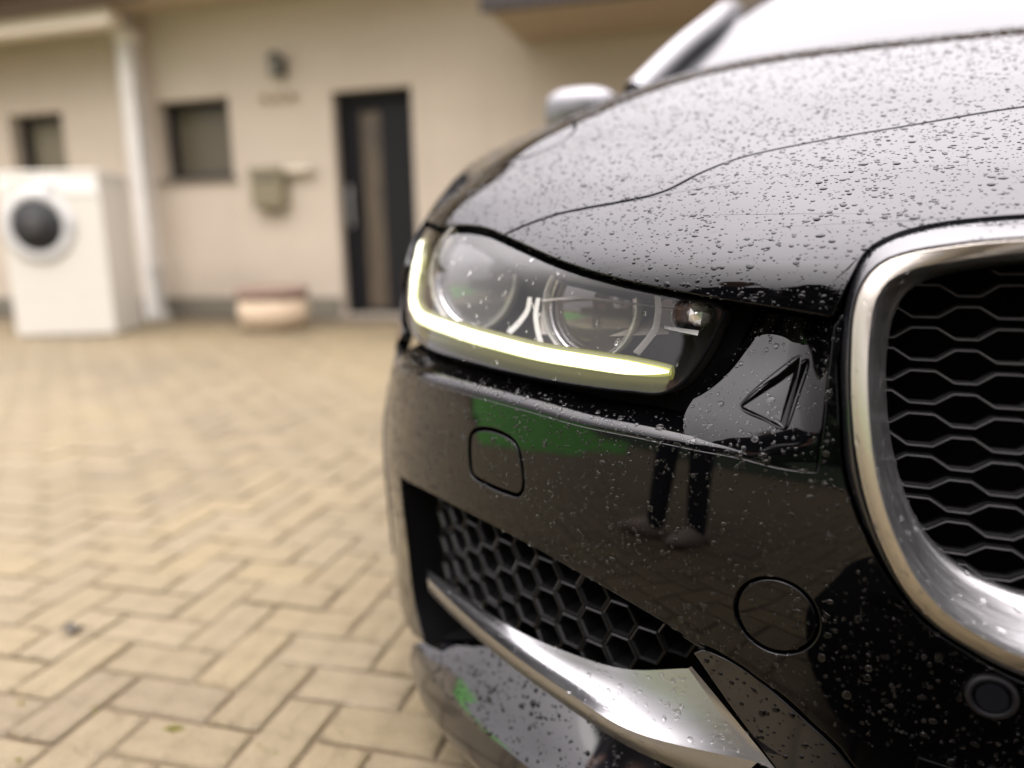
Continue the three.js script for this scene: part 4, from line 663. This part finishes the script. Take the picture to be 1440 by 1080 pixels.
// ---------- the rest of the car, behind the corner ----------
{
  const rail = [[-0.715, 1.0, -1.30], [-0.645, 1.125, -1.5], [-0.59, 1.225, -1.7], [-0.56, 1.32, -1.95], [-0.55, 1.41, -2.35], [-0.55, 1.43, -2.9], [-0.53, 1.36, -3.5], [-0.50, 1.2, -4.05], [-0.48, 1.03, -4.4]];
  const beltAt = (z) => S(tz(BELT, z), BELT, -0.01);
  const glass = M.tint;
  // panels of the flank
  const doorF = skin([qz(-1.56, 1.0, 1), qz(-1.56, BELT, 1), qz(-2.55, BELT, 1), qz(-2.55, 1.0, 1)].reverse(), { edge: 0.12, step: 0.06 });
  const doorR = skin([qz(-2.55, 1.0, 1), qz(-2.55, BELT, 1), qz(-3.4, BELT, 1), qz(-3.4, 3.4, 1), qz(-3.32, 1.0, 1)].reverse(), { edge: 0.12, step: 0.06 });
  const rearWing = skin([qz(-3.4, 3.6, 1), qz(-3.4, BELT, 1), qz(-4.42, BELT, 1), qz(-4.42, 1.0, 1), ...arcBack(REAR, Math.PI * 1.1, -0.1 * Math.PI, 16).reverse().slice(0, 13)].reverse(), { edge: 0.12, step: 0.05 });
  for (const f of [0, 1]) {
    const F2 = (g) => f ? mirrored(g) : g;
    const d1 = group('door', car); part('door_skin', F2(doorF), M.paint, d1); part('handle', F2(box(0.014, 0.022, 0.2, -0.955, 0.78, -2.4)), M.paint, d1);
    const d2 = group('door', car); part('door_skin', F2(doorR), M.paint, d2); part('handle', F2(box(0.014, 0.022, 0.2, -0.935, 0.79, -3.2)), M.paint, d2);
    part('rear_wing', F2(rearWing), M.paint, car);
    part('sill', F2(box(0.1, 0.14, 1.9, -0.90, 0.2, -2.38, 0.03)), M.plastic, car);
    const zs = [-1.45, -1.75, -2.1, -2.5, -2.9, -3.3, -3.75], rr = (z) => { for (let i = 0; i < rail.length - 1; i++) if (rail[i][2] >= z && rail[i + 1][2] <= z) { const k = (z - rail[i][2]) / (rail[i + 1][2] - rail[i][2]); return rail[i].map((c, j) => c + (rail[i + 1][j] - c) * k); } return rail[0]; };
    part('side_glass', F2(net([zs.map(beltAt), zs.map((z) => { const a = beltAt(z), b = rr(z); return [(a[0] + b[0]) / 2 - 0.02, (a[1] + b[1]) / 2, z]; }), zs.map((z) => add3(rr(z), [0.012, -0.02, 0]))], 4, 6, [-1, 0.3, 0])), glass, car);
    part('shoulder', F2(net([[-1.2, -1.5, -2, -2.6, -3.2, -3.8, -4.42].map((z) => S(tz(BELT - 0.02, z), BELT - 0.02, -0.001)), [-1.2, -1.5, -2, -2.6, -3.2, -3.8, -4.42].map((z) => add3(beltAt(z), [0.1, 0.02, 0]))], 4, 3, [0, 1, 0])), M.paint, car);
    part('roof_pillar', F2(tube(rail, 0.028, 60, 10)), M.skySheenGrey, car);
    // door mirror
    const mi = group('door_mirror', car), mc = [-0.912, 1.022, -1.6];
    const shell = new THREE.SphereGeometry(1, 32, 20); { const p = shell.attributes.position; for (let i = 0; i < p.count; i++) { let x = p.getX(i), y = p.getY(i), z = p.getZ(i); const sq = (a) => Math.sign(a) * Math.pow(Math.abs(a), 0.72); x = sq(x); y = sq(y); if (z < 0) z *= 0.35; p.setXYZ(i, x * 0.105 * (1 - 0.05 * y), y * 0.056 * (1 + 0.22 * x * -1), z * 0.075); } shell.computeVertexNormals(); }
    part('mirror_shell', F2(moved(shell, ...mc, 0.0, -0.25, 0.09)), M.skySheenGrey, mi);
    part('mirror_arm', F2(tube([[-0.80, 0.945, -1.57], [-0.83, 0.965, -1.58], [-0.87, 0.985, -1.6]], 0.022, 14, 8)), M.plastic, mi);
    part('mirror_glass', F2(moved(new THREE.CircleGeometry(0.05, 24), -0.918, 1.02, -1.634, 0, Math.PI - 0.25, 0)), M.chrome, mi);
    part('indicator_strip', F2(tube([[-0.985, 1.012, -1.565], [-0.95, 1.005, -1.535], [-0.90, 1.0, -1.527]], 0.004, 16, 6)), M.plastic, mi);
  }
  // windscreen, scuttle, roof, tail
  const baseW = [[-0.70, 1.0, -1.32], [-0.5, 1.022, -1.31], [-0.25, 1.038, -1.295], [0, 1.044, -1.285], [0.25, 1.038, -1.295], [0.5, 1.022, -1.31], [0.70, 1.0, -1.32]];
  const topW = [[-0.55, 1.385, -2.2], [-0.4, 1.425, -2.13], [-0.2, 1.445, -2.08], [0, 1.45, -2.06], [0.2, 1.445, -2.08], [0.4, 1.425, -2.13], [0.55, 1.385, -2.2]];
  const at = (k, b) => baseW.map((p, i) => p.map((c, j) => c + (topW[i][j] - c) * k + (j === 1 ? b : 0)));
  part('windscreen', net([at(0, 0), at(0.33, 0.014), at(0.66, 0.014), at(1, 0)], 6, 8, [0, 1, 1]), glass, car);
  part('scuttle', net([baseW.map((p) => add3(p, [0, 0.004, 0.02])), [-0.72, -0.5, -0.25, 0, 0.25, 0.5, 0.72].map((x) => [x, 0.985 - 0.07 * Math.abs(x) ** 2, -1.12])], 6, 3, [0, 1, 0.2]), M.black, car);
  part('wiper', [tube([[-0.55, 1.012, -1.29], [-0.2, 1.03, -1.26], [0.15, 1.032, -1.255]], 0.008, 20, 6), tube([[0.05, 1.02, -1.22], [0.02, 1.03, -1.24], [-0.2, 1.032, -1.26]], 0.009, 16, 6)], M.plastic, car);
  const roofRow = (x0, y0, z) => [-1, -0.66, -0.33, 0, 0.33, 0.66, 1].map((k) => [x0 * k, y0 + 0.045 * (1 - k * k), z - 0.1 * k * k]);
  part('roof', net([topW, roofRow(0.55, 1.42, -2.45), roofRow(0.55, 1.435, -2.9), roofRow(0.53, 1.385, -3.45)], 5, 6, [0, 1, 0]), M.paint, car);
  part('rear_window', net([roofRow(0.53, 1.385, -3.45), roofRow(0.52, 1.28, -3.85), roofRow(0.5, 1.1, -4.25)], 5, 6, [0, 1, -0.5]), glass, car);
  part('boot_lid', net([roofRow(0.5, 1.1, -4.25), [-1, -0.66, -0.33, 0, 0.33, 0.66, 1].map((k) => [0.80 * k, 0.96 + 0.02 * (1 - k * k), -4.42 - 0.06 * (1 - k * k)]), [-1, -0.66, -0.33, 0, 0.33, 0.66, 1].map((k) => [0.86 * k, 0.6, -4.40 - 0.12 * (1 - k * k)]), [-1, -0.66, -0.33, 0, 0.33, 0.66, 1].map((k) => [0.87 * k, 0.22, -4.38 - 0.06 * (1 - k * k)])], 5, 6, [0, 0, -1]), M.paint, car);
  part('underside', box(1.4, 0.02, 3.4, 0, 0.15, -2.5), M.black, car);
}
{ // wheels
  const prof = [[0.20, -0.105], [0.245, -0.115], [0.30, -0.12], [0.345, -0.108], [0.36, -0.08], [0.362, 0], [0.36, 0.08], [0.345, 0.108], [0.30, 0.12], [0.245, 0.115], [0.20, 0.105]].map((q) => new THREE.Vector2(...q));
  const tyre = moved(new THREE.LatheGeometry(prof, 56), 0, 0, 0, 0, 0, Math.PI / 2), alloy = mat([0.35, 0.35, 0.36], 0.3, { metalness: 0.9 });
  const spoke = new RoundedBoxGeometry(0.03, 0.2, 0.045, 2, 0.008);
  const rim = joined([moved(new THREE.TorusGeometry(0.235, 0.016, 8, 48), -0.09, 0, 0, 0, Math.PI / 2), ...Array.from({ length: 5 }, (_, i) => { const a = i / 5 * 2 * Math.PI; return spoke.clone().translate(-0.085, 0.125, 0).applyMatrix4(new THREE.Matrix4().makeRotationX(a)); }), moved(new THREE.CylinderGeometry(0.05, 0.05, 0.03, 20), -0.09, 0, 0, 0, 0, Math.PI / 2)]);
  const disc = moved(new THREE.CylinderGeometry(0.17, 0.17, 0.02, 32), -0.02, 0, 0, 0, 0, Math.PI / 2);
  for (const [x, z] of [[-0.80, ARCH[0]], [0.80, ARCH[0]], [-0.80, REAR[0]], [0.80, REAR[0]]]) {
    const w = group('wheel', car); w.position.set(x, 0.362, z); if (x > 0) w.rotation.y = Math.PI;
    part('tyre', tyre, M.rubber, w); part('rim', rim, alloy, w); part('brake_disc', disc, mat([0.2, 0.2, 0.2], 0.4, { metalness: 0.8 }), w);
  }
  const liner = (A) => { const r = [], n = 18; for (const x of [-0.90, -0.62]) r.push(Array.from({ length: n }, (_, i) => { const a = Math.PI * 1.12 * (1 - i / (n - 1)) - 0.06 * Math.PI; return [x, A[1] + 0.03 + (A[2] + 0.0) * Math.sin(a), A[0] + (A[2] + 0.0) * Math.cos(a)]; })); return net(r, 1, 1, [0, -1, 0]); };
  part('arch_liner', both(joined([liner(ARCH), liner(REAR)])), M.black, car);
  part('arch_trim', both(tube(Array.from({ length: 15 }, (_, i) => { const v = 0.55 + i * 0.235; return S(archT(v), v, 0.002); }), 0.006, 60, 8)), M.plastic, car);
}


// ================= what stands behind the photographer and shows in the paint =================
{
  const lawn = part('lawn', moved(new THREE.PlaneGeometry(30, 12), -1, -0.002, 9.4, -Math.PI / 2), mat([0.022, 0.042, 0.014], 0.95, { map: blotMap, bumpMap: grainMap, bumpScale: 0.02 }), scene);
  lawn.userData = { kind: 'structure' };
  const leaf = new THREE.PlaneGeometry(0.07, 0.045); leaf.translate(0.03, 0, 0);
  const hedge = thing('hedge', 'long dark green clipped hedge across the yard from the house', 'hedge', [-2, 0, 6.2], 0.05), list = [], d = new THREE.Object3D(), c = new THREE.Color();
  for (let k = 0; k < 9000; k++) { const f = rnd(), x = range(-9, 7), y = range(0.04, 1.25), z = rnd() < 0.6 ? range(-0.55, -0.4) : range(-0.5, 0.5); list.push([x, z > -0.35 ? Math.max(y, 1.05 + rnd() * 0.2) : y, z]); }
  const m = new THREE.InstancedMesh(leaf, mat([0.028, 0.07, 0.02], 0.7, { side: THREE.DoubleSide }), list.length);
  list.forEach((p, k) => { d.position.set(...p); d.rotation.set(rnd() * 6, rnd() * 6, rnd() * 6); d.scale.setScalar(0.8 + rnd() * 0.9); d.updateMatrix(); m.setMatrixAt(k, d.matrix); m.setColorAt(k, c.setRGB(0.7 + rnd() * 0.7, 0.7 + rnd() * 0.6, 0.6 + rnd() * 0.5)); });
  m.name = 'foliage'; m.userData = { kind: 'stuff' }; shade(m); hedge.add(m);
  part('twigs', box(15.6, 1.1, 0.7, -1, 0.57, 0, 0.1), mat([0.03, 0.075, 0.02], 0.9), hedge);
}
{ // dark tree added beyond the hedge to darken reflections in the paint
  const spray = new THREE.ConeGeometry(0.09, 0.42, 4, 1, true).translate(0, -0.2, 0), needle = mat([0.022, 0.035, 0.018], 0.9, { side: THREE.DoubleSide });
  for (const [x, z, h, w, label] of [[-3.9, 7.6, 7.2, 1.7, 'tall dark conifer added behind the hedge to darken reflections in the car paint']]) {
    const t = thing('conifer', label, 'tree', [x, 0, z]), d = new THREE.Object3D(), n = 2600, m = new THREE.InstancedMesh(spray, needle, n);
    part('trunk', moved(new THREE.CylinderGeometry(0.02, 0.16, h, 8), 0, h / 2, 0), mat([0.05, 0.035, 0.025], 0.9), t);
    for (let k = 0; k < n; k++) { const f = Math.pow(rnd(), 0.75), a = rnd() * 6.28, r = (1 - f) * w * (0.35 + 0.65 * Math.sqrt(rnd())) * (0.85 + 0.3 * Math.sin(f * 40)) + 0.05; d.position.set(Math.cos(a) * r, 0.5 + f * (h - 0.4), Math.sin(a) * r); d.rotation.set(Math.sin(a) * 1.1 + range(-0.4, 0.4), rnd() * 6, -Math.cos(a) * -1.1 + range(-0.4, 0.4)); d.scale.setScalar(0.8 + (1 - f) * 0.9); d.updateMatrix(); m.setMatrixAt(k, d.matrix); }
    m.name = 'crown'; m.userData = { kind: 'stuff' }; shade(m); t.add(m);
  }
}
{ // bare winter trees
  function bare(x, z, h, label) {
    const t = thing('bare_tree', label, 'tree', [x, 0, z], rnd() * 6, null), bark = mat([0.06, 0.05, 0.042], 0.9), limbs = [];
    const grow = (p, dir, len, r, lvl) => {
      const pts = [p]; let q = p.slice(), dd = dir.slice();
      for (let i = 0; i < 4; i++) { dd = unit3([dd[0] + range(-0.16, 0.16), dd[1] + range(-0.02, 0.14), dd[2] + range(-0.16, 0.16)]); q = add3(q, dd, len / 4); pts.push(q); }
      const g = tube(pts, 1, 6, lvl < 2 ? 7 : 4), P = g.attributes.position, rad = lvl < 2 ? 7 : 4;
      const c = new THREE.CatmullRomCurve3(pts.map(V), false, 'centripetal');
      for (let i = 0; i <= 6; i++) { const m = c.getPointAt(i / 6), k = r * (1 - 0.55 * i / 6); for (let j = 0; j <= rad; j++) { const a = i * (rad + 1) + j; P.setXYZ(a, m.x + (P.getX(a) - m.x) * k, m.y + (P.getY(a) - m.y) * k, m.z + (P.getZ(a) - m.z) * k); } }
      (lvl ? limbs : trunk).push(g);
      if (lvl < 4) for (let i = 0; i < (lvl === 0 ? 6 : 4); i++) { const k = lvl === 0 ? range(0.45, 1) : range(0.3, 1), m = c.getPointAt(k), a = rnd() * 6.28, s = range(0.5, 1.0); grow([m.x, m.y, m.z], unit3([dd[0] + Math.cos(a) * s, dd[1] * 0.8 + range(0.0, 0.3), dd[2] + Math.sin(a) * s]), len * range(0.5, 0.72), r * (1 - 0.5 * k) * 0.55, lvl + 1); }
    };
    const trunk = []; grow([0, 0, 0], [0, 1, 0], h * 0.5, h * 0.022, 0);
    part('trunk', trunk, bark, t); part('branches', limbs, bark, t);
  }
  bare(1.6, 8.2, 8.5, 'tall bare winter tree behind the right end of the hedge');
  bare(-2.4, 9.5, 9.5, 'tallest bare winter tree behind the middle of the hedge');
  bare(-0.6, 7.6, 7.8, 'bare tree nearest to the hedge between the two taller ones');
  bare(5.2, 9.0, 7.5, 'smaller bare tree farthest right behind the hedge');
}
// two people in dark clothes: one stands left of the camera, the other holds the phone
function capsDistance(caps, p, k) { let d = 1e9; for (const [a, b, ra, rb] of caps) { const ab = sub3(b, a), ap = sub3(p, a), t = Math.max(0, Math.min(1, dot3(ap, ab) / (dot3(ab, ab) || 1))), q = Math.hypot(ap[0] - ab[0] * t, ap[1] - ab[1] * t, ap[2] - ab[2] * t) - (ra + (rb - ra) * t), h = Math.max(k - Math.abs(d - q), 0) / k; d = Math.min(d, q) - h * h * k * 0.25; } return d; }
function surface(f, c, half, n) {
  const mc = new MarchingCubes(n, new THREE.MeshStandardMaterial(), false, false, 200000); mc.isolation = 0;
  for (let z = 0; z < n; z++) for (let y = 0; y < n; y++) for (let x = 0; x < n; x++) mc.field[z * n * n + y * n + x] = -f([c[0] + (x / n * 2 - 1) * half, c[1] + (y / n * 2 - 1) * half, c[2] + (z / n * 2 - 1) * half]);
  mc.update(); const P = [], N = [];
  for (let i = 0; i < mc.count; i++) for (let q = 0; q < 3; q++) { P.push(mc.positionArray[i * 3 + q] * half + c[q]); N.push(mc.normalArray[i * 3 + q]); }
  return geometry(P, N, Array.from({ length: P.length / 3 }, (_, i) => i));
}
function figure(label, { hip, chest, head, feet, knees, elbows, wrists, across, fingers, shoeTurn }) {
  const t = thing('person', label, 'person'), caps = [], J = (a, b, ra, rb) => caps.push([a, b, ra, rb]);
  const mid = (a, b, k = 0.5) => a.map((c, i) => c + (b[i] - c) * k), waist = mid(hip, chest, 0.45), neck = mid(chest, head, 0.55);
  J(hip, waist, 0.135, 0.125); J(waist, chest, 0.125, 0.145); J(chest, neck, 0.10, 0.06); J(neck, head, 0.055, 0.075); J(head, add3(head, [0, 0.06, -0.01]), 0.088, 0.095);
  for (const s of [0, 1]) {
    const k = s ? 1 : -1, h = add3(hip, across, k * 0.085), sh = add3(add3(chest, across, k * 0.165), [0, 0.06, 0]);
    J(h, knees[s], 0.088, 0.062); J(knees[s], add3(feet[s], [0, 0.07, 0]), 0.062, 0.046); J(sh, elbows[s], 0.058, 0.046); J(elbows[s], wrists[s], 0.046, 0.029);
  }
  const hands = wrists.map((w, s) => { // a palm, four bent fingers, a thumb
    const f = unit3(fingers[s]), u2 = unit3(cross3(f, [0.2, 0.1, 1])), n = cross3(f, u2), at = (a, b, c) => add3(add3(add3(w, f, a), u2, b), n, c), hc = [[w, at(0.05, 0, 0), 0.025, 0.028], [at(0.05, 0, 0), at(0.085, 0, 0), 0.030, 0.027]];
    for (let k = 0; k < 4; k++) { const l = [0.026, 0.033, 0.036, 0.031][k], o = (k - 1.5) * 0.0195, a = at(0.095, o, 0.002), b = at(0.095 + l, o, 0.010), c = at(0.095 + l * 1.6, o, 0.030); hc.push([a, b, 0.0095, 0.0085], [b, c, 0.0085, 0.0075]); }
    hc.push([at(0.04, -0.028, 0.004), at(0.07, -0.052, 0.018), 0.013, 0.010], [at(0.07, -0.052, 0.018), at(0.095, -0.056, 0.030), 0.010, 0.0085]);
    return surface((p) => capsDistance(hc, p, 0.006), at(0.07, 0, 0.01), 0.11, 60);
  });
  const body = joined([surface((p) => capsDistance(caps, p, 0.03), [(hip[0] + head[0] + feet[0][0]) / 3, 0.82, (hip[2] + head[2] + feet[0][2]) / 3], 0.92, 116), ...hands].map(plain));
  const P = body.attributes.position, C = new Float32Array(P.count * 3), q = new THREE.Vector3();
  for (let i = 0; i < P.count; i++) { q.fromBufferAttribute(P, i); const skinTone = q.distanceTo(V(head)) < 0.16 && q.y > neck[1] - 0.01 || wrists.some((w) => q.distanceTo(V(w)) < 0.18 && dot3(sub3(q.toArray(), w), fingers[wrists.indexOf(w)]) > 0.005); C.set(skinTone ? [0.36, 0.22, 0.16] : q.y > hip[1] - 0.04 ? [0.009, 0.009, 0.011] : [0.008, 0.009, 0.013], i * 3); }
  body.setAttribute('color', new THREE.BufferAttribute(C, 3));
  part('body', body, mat([1, 1, 1], 0.9, { vertexColors: true }), t);
  feet.forEach((f, i) => { const g = new THREE.SphereGeometry(1, 20, 12), p = g.attributes.position; for (let k = 0; k < p.count; k++) { const y = p.getY(k), z = p.getZ(k); p.setXYZ(k, p.getX(k) * 0.046, Math.max(y, -0.55) * 0.052 * (z < 0 ? 1 + 0.35 * z : 1.05), z * 0.14); } g.computeVertexNormals(); const a = shoeTurn[i]; part('shoe', moved(g, f[0] - Math.sin(a) * 0.05, 0.03, f[2] - Math.cos(a) * 0.05, 0, a), mat([0.30, 0.24, 0.195], 0.7), t); });
  part('hair', moved(new THREE.SphereGeometry(0.108, 20, 14, 0, 6.3, 0, 1.75), head[0], head[1] + 0.055, head[2] + 0.012, 0.5), mat([0.03, 0.02, 0.013], 0.8), t);
  part('nose', moved(new THREE.ConeGeometry(0.013, 0.03, 8), head[0], head[1] + 0.02, head[2] - 0.1, 0.2), mat([0.36, 0.22, 0.16], 0.7), t);
  for (const s of [-1, 1]) { part('eye', moved(new THREE.SphereGeometry(0.011, 10, 8), head[0] + s * 0.032, head[1] + 0.05, head[2] - 0.093), mat([0.1, 0.08, 0.07], 0.2), t); part('ear', moved(new THREE.SphereGeometry(1, 10, 8).scale(0.012, 0.03, 0.02), head[0] + s * 0.094, head[1] + 0.04, head[2]), mat([0.36, 0.22, 0.16], 0.7), t); }
}
figure('person in dark clothes and pale shoes standing by the car, legs mirrored in bumper', { hip: [-1.28, 0.92, 1.02], chest: [-1.28, 1.30, 1.04], head: [-1.27, 1.58, 0.99], feet: [[-1.38, 0, 0.84], [-1.22, 0, 0.95]], knees: [[-1.37, 0.50, 0.90], [-1.23, 0.50, 0.97]], elbows: [[-1.52, 1.08, 1.06], [-1.04, 1.08, 1.06]], wrists: [[-1.52, 0.84, 0.98], [-1.04, 0.84, 0.98]], across: [1, 0, 0], fingers: [[0, -1, -0.1], [0, -1, -0.1]], shoeTurn: [0.9, 0.1] });
figure('person in dark coat bending forward with a phone held out before the bumper', { hip: [-0.20, 0.86, 1.26], chest: [-0.30, 1.12, 0.98], head: [-0.34, 1.30, 0.84], feet: [[-0.36, 0, 1.22], [-0.06, 0, 1.26]], knees: [[-0.34, 0.47, 1.12], [-0.06, 0.47, 1.16]], elbows: [[-0.60, 0.90, 0.88], [-0.10, 0.90, 0.86]], wrists: [[-0.53, 0.74, 0.76], [-0.21, 0.74, 0.74]], across: [0.95, 0, 0.3], fingers: [[0.6, -0.3, -0.75], [-0.7, -0.3, -0.65]], shoeTurn: [0.25, -0.1] });
{
  const ph = thing('phone', 'black phone held out in both hands before the car bumper', 'phone', [-0.39, 0.695, 0.655], 19 * DEG); ph.rotation.x = -0.18;
  part('case', box(0.148, 0.072, 0.008, 0, 0, 0, 0.004), mat([0.01, 0.01, 0.01], 0.4), ph);
  part('screen', box(0.14, 0.066, 0.002, 0, 0, 0.0046, 0.001), mat([0.02, 0.02, 0.025], 0.1), ph);
}
{ // unseen black bag, added to give the bumper its dark reflection
  const t = thing('added_dark_bag', 'unseen soft black bag added for the dark reflection in the bumper', 'bag', [0.0, 0, 0.47], -0.06), cloth = mat([0.004, 0.004, 0.0045], 0.95, { phys: 1, specularIntensity: 0.2 });
  const g = new RoundedBoxGeometry(0.98, 0.27, 0.36, 8, 0.09), p = g.attributes.position; for (let i = 0; i < p.count; i++) { const x = p.getX(i), y = p.getY(i), z = p.getZ(i), k = 1 + 0.06 * fbm(x * 6, y * 6, z * 6 + 3); p.setXYZ(i, x * k, y * (1 + 0.10 * fbm(x * 4 + 9, 0, z * 4)), z * k); } g.computeVertexNormals();
  part('bag_body', moved(g, -0.01, 0.135, 0), cloth, t);
  part('flap', moved(new RoundedBoxGeometry(0.80, 0.02, 0.3, 3, 0.009), 0, 0.275, 0.01), cloth, t);
  part('strap', tube([[-0.40, 0.2, 0.16], [-0.2, 0.3, 0.2], [0.15, 0.29, 0.2], [0.38, 0.2, 0.17]], 0.012, 30, 6), cloth, t);
}
{ // a grassy bank at the left side of the yard
  const g = new THREE.PlaneGeometry(4.4, 3, 60, 44).rotateX(-Math.PI / 2), p = g.attributes.position; for (let i = 0; i < p.count; i++) { const x = p.getX(i) + 2.2, k = (p.getZ(i) + 1.5) / 3, z0 = 0.05 - 0.12 * x + 0.5 * fbm(x * 1.4, 3, 1), z1 = 2.5 + 0.25 * x + 0.9 * fbm(x * 1.2, 9, 4), z = z0 + (z1 - z0) * k; p.setXYZ(i, -3.8 - x - 0.7 * fbm(z * 1.1, x * 0.5, 5), 0.003 + 0.05 * Math.min(1, x * 2) * (0.6 + rnd()) + 0.05 * Math.max(0, x - 1.6), z); }
  g.index.array.reverse(); g.computeVertexNormals();
  part('grass_bank', g, mat([0.09, 0.30, 0.05], 0.95, { map: blotMap, bumpMap: grainMap, bumpScale: 0.02 }), scene).userData = { kind: 'structure' };
}
// ================= rain =================
{
  const D = []; for (let j = 0; j <= 6; j++) { const a = j / 6 * Math.PI / 2; D.push(new THREE.Vector2(Math.cos(a), Math.sin(a) * 0.46)); }
  D.unshift(new THREE.Vector2(0.9, -0.12)); D.unshift(new THREE.Vector2(0.0001, -0.14)); D[D.length - 1].x = 0.0001;
  const bead = new THREE.LatheGeometry(D, 14);
  const tmpO = new THREE.Object3D(), Y = new THREE.Vector3(0, 1, 0);
  function rain(label, cat, names, count, median, sigma, most, keep, stretch = 1.15, parent = car, beadMat = M.wetBead) {
    const tris = []; let total = 0; parent.updateMatrixWorld(true);
    car.traverse((o) => { if (!o.isMesh || !names.includes(o.name)) return; const g = plain(o.geometry), p = g.attributes.position, n = g.attributes.normal;
      for (let i = 0; i < p.count; i += 3) { const a = new THREE.Vector3().fromBufferAttribute(p, i), b = new THREE.Vector3().fromBufferAttribute(p, i + 1), c = new THREE.Vector3().fromBufferAttribute(p, i + 2), m = new THREE.Vector3().fromBufferAttribute(n, i).add(new THREE.Vector3().fromBufferAttribute(n, i + 1)).add(new THREE.Vector3().fromBufferAttribute(n, i + 2)).normalize();
        const cen = a.clone().add(b).add(c).divideScalar(3); if (!keep(cen, m)) continue;
        const ar = b.clone().sub(a).cross(c.clone().sub(a)).length() / 2; if (ar < 1e-9) continue; total += ar; tris.push([total, a, b, c, m]); } });
    if (!tris.length) return;
    const inst = new THREE.InstancedMesh(bead, beadMat, count);
    for (let k = 0; k < count; k++) {
      const w = rnd() * total; let lo = 0, hi = tris.length - 1; while (lo < hi) { const m = (lo + hi) >> 1; if (tris[m][0] < w) lo = m + 1; else hi = m; }
      const [, a, b, c, n] = tris[lo]; let u = rnd(), v = rnd(); if (u + v > 1) { u = 1 - u; v = 1 - v; }
      const r = Math.min(most, median * Math.exp(sigma * (rnd() + rnd() + rnd() - 1.5) * 2));
      tmpO.position.copy(a).addScaledVector(b.clone().sub(a), u).addScaledVector(c.clone().sub(a), v);
      const down = new THREE.Vector3(0, -1, 0).addScaledVector(n, n.y); if (down.lengthSq() < 1e-6) down.set(1, 0, 0); down.normalize();
      const side = new THREE.Vector3().crossVectors(down, n).normalize(), q = range(-0.5, 0.5), e1 = side.clone().multiplyScalar(Math.cos(q)).addScaledVector(down, Math.sin(q)), e2 = new THREE.Vector3().crossVectors(n, e1);
      tmpO.quaternion.setFromRotationMatrix(new THREE.Matrix4().makeBasis(e1, n, e2.negate()));
      tmpO.scale.set(r * range(0.85, 1.3 + 0.4 * rnd()), r * range(0.75, 1.1), r * range(0.85, stretch * 1.15)); tmpO.updateMatrix(); inst.setMatrixAt(k, tmpO.matrix);
    }
    inst.name = numbered('rain_drops'); inst.userData = { label, category: cat, kind: 'stuff' }; shade(inst); scene.add(inst);
  }
  rain('clear rain drops beaded all over the black bonnet', 'rain drops', ['bonnet'], 46000, 0.00068, 0.5, 0.0026, (p) => p.z > -1.25, 1.0);
  rain('fine rain drops on the crest of the black front wing', 'rain drops', ['wing'], 1500, 0.0009, 0.5, 0.003, (p, n) => p.x < 0 && n.y > 0.25 && p.z > -1.2 && p.y > 0.66);
  rain('clear rain drops on the black nose panel above lamp and grille', 'rain drops', ['nose_panel'], 13000, 0.00074, 0.5, 0.0028, () => true, 1.0);
  rain('clear rain drops clinging to the upright black bumper', 'rain drops', ['bumper', 'washer_cover', 'towing_eye_cover', 'cheek_insert'], 14000, 0.00072, 0.5, 0.0026, (p, n) => n.z > 0.15 && p.y > 0.3, 1.3, car, M.water);
  rain('fine rain drops on the clear headlight cover', 'rain drops', ['lens', 'bezel'], 420, 0.0009, 0.4, 0.0022, (p) => p.x < 0, 1.3, car, M.water);
  rain('clear rain drops on the silver frame of the grille', 'rain drops', ['inner_face', 'outer_face'], 620, 0.0011, 0.45, 0.0028, (p) => p.x < 0, 1.4, car, M.water);
  rain('clear rain drops on the silver blade in the lower intake', 'rain drops', ['upper_face', 'end_plate', 'front_face'], 520, 0.0010, 0.45, 0.0026, (p) => p.x < 0, 1.15, car, M.water);
  rain('rain drops on the grey shelf at the foot of the bumper', 'rain drops', ['upper_shelf', 'corner_panel'], 900, 0.0010, 0.45, 0.003, (p) => p.x < 0);
  rain('a few fine rain drops on the black surround of the grille', 'rain drops', ['grille_surround'], 200, 0.0007, 0.4, 0.0016, (p) => p.x < 0);
}

renderer.render(scene, camera);
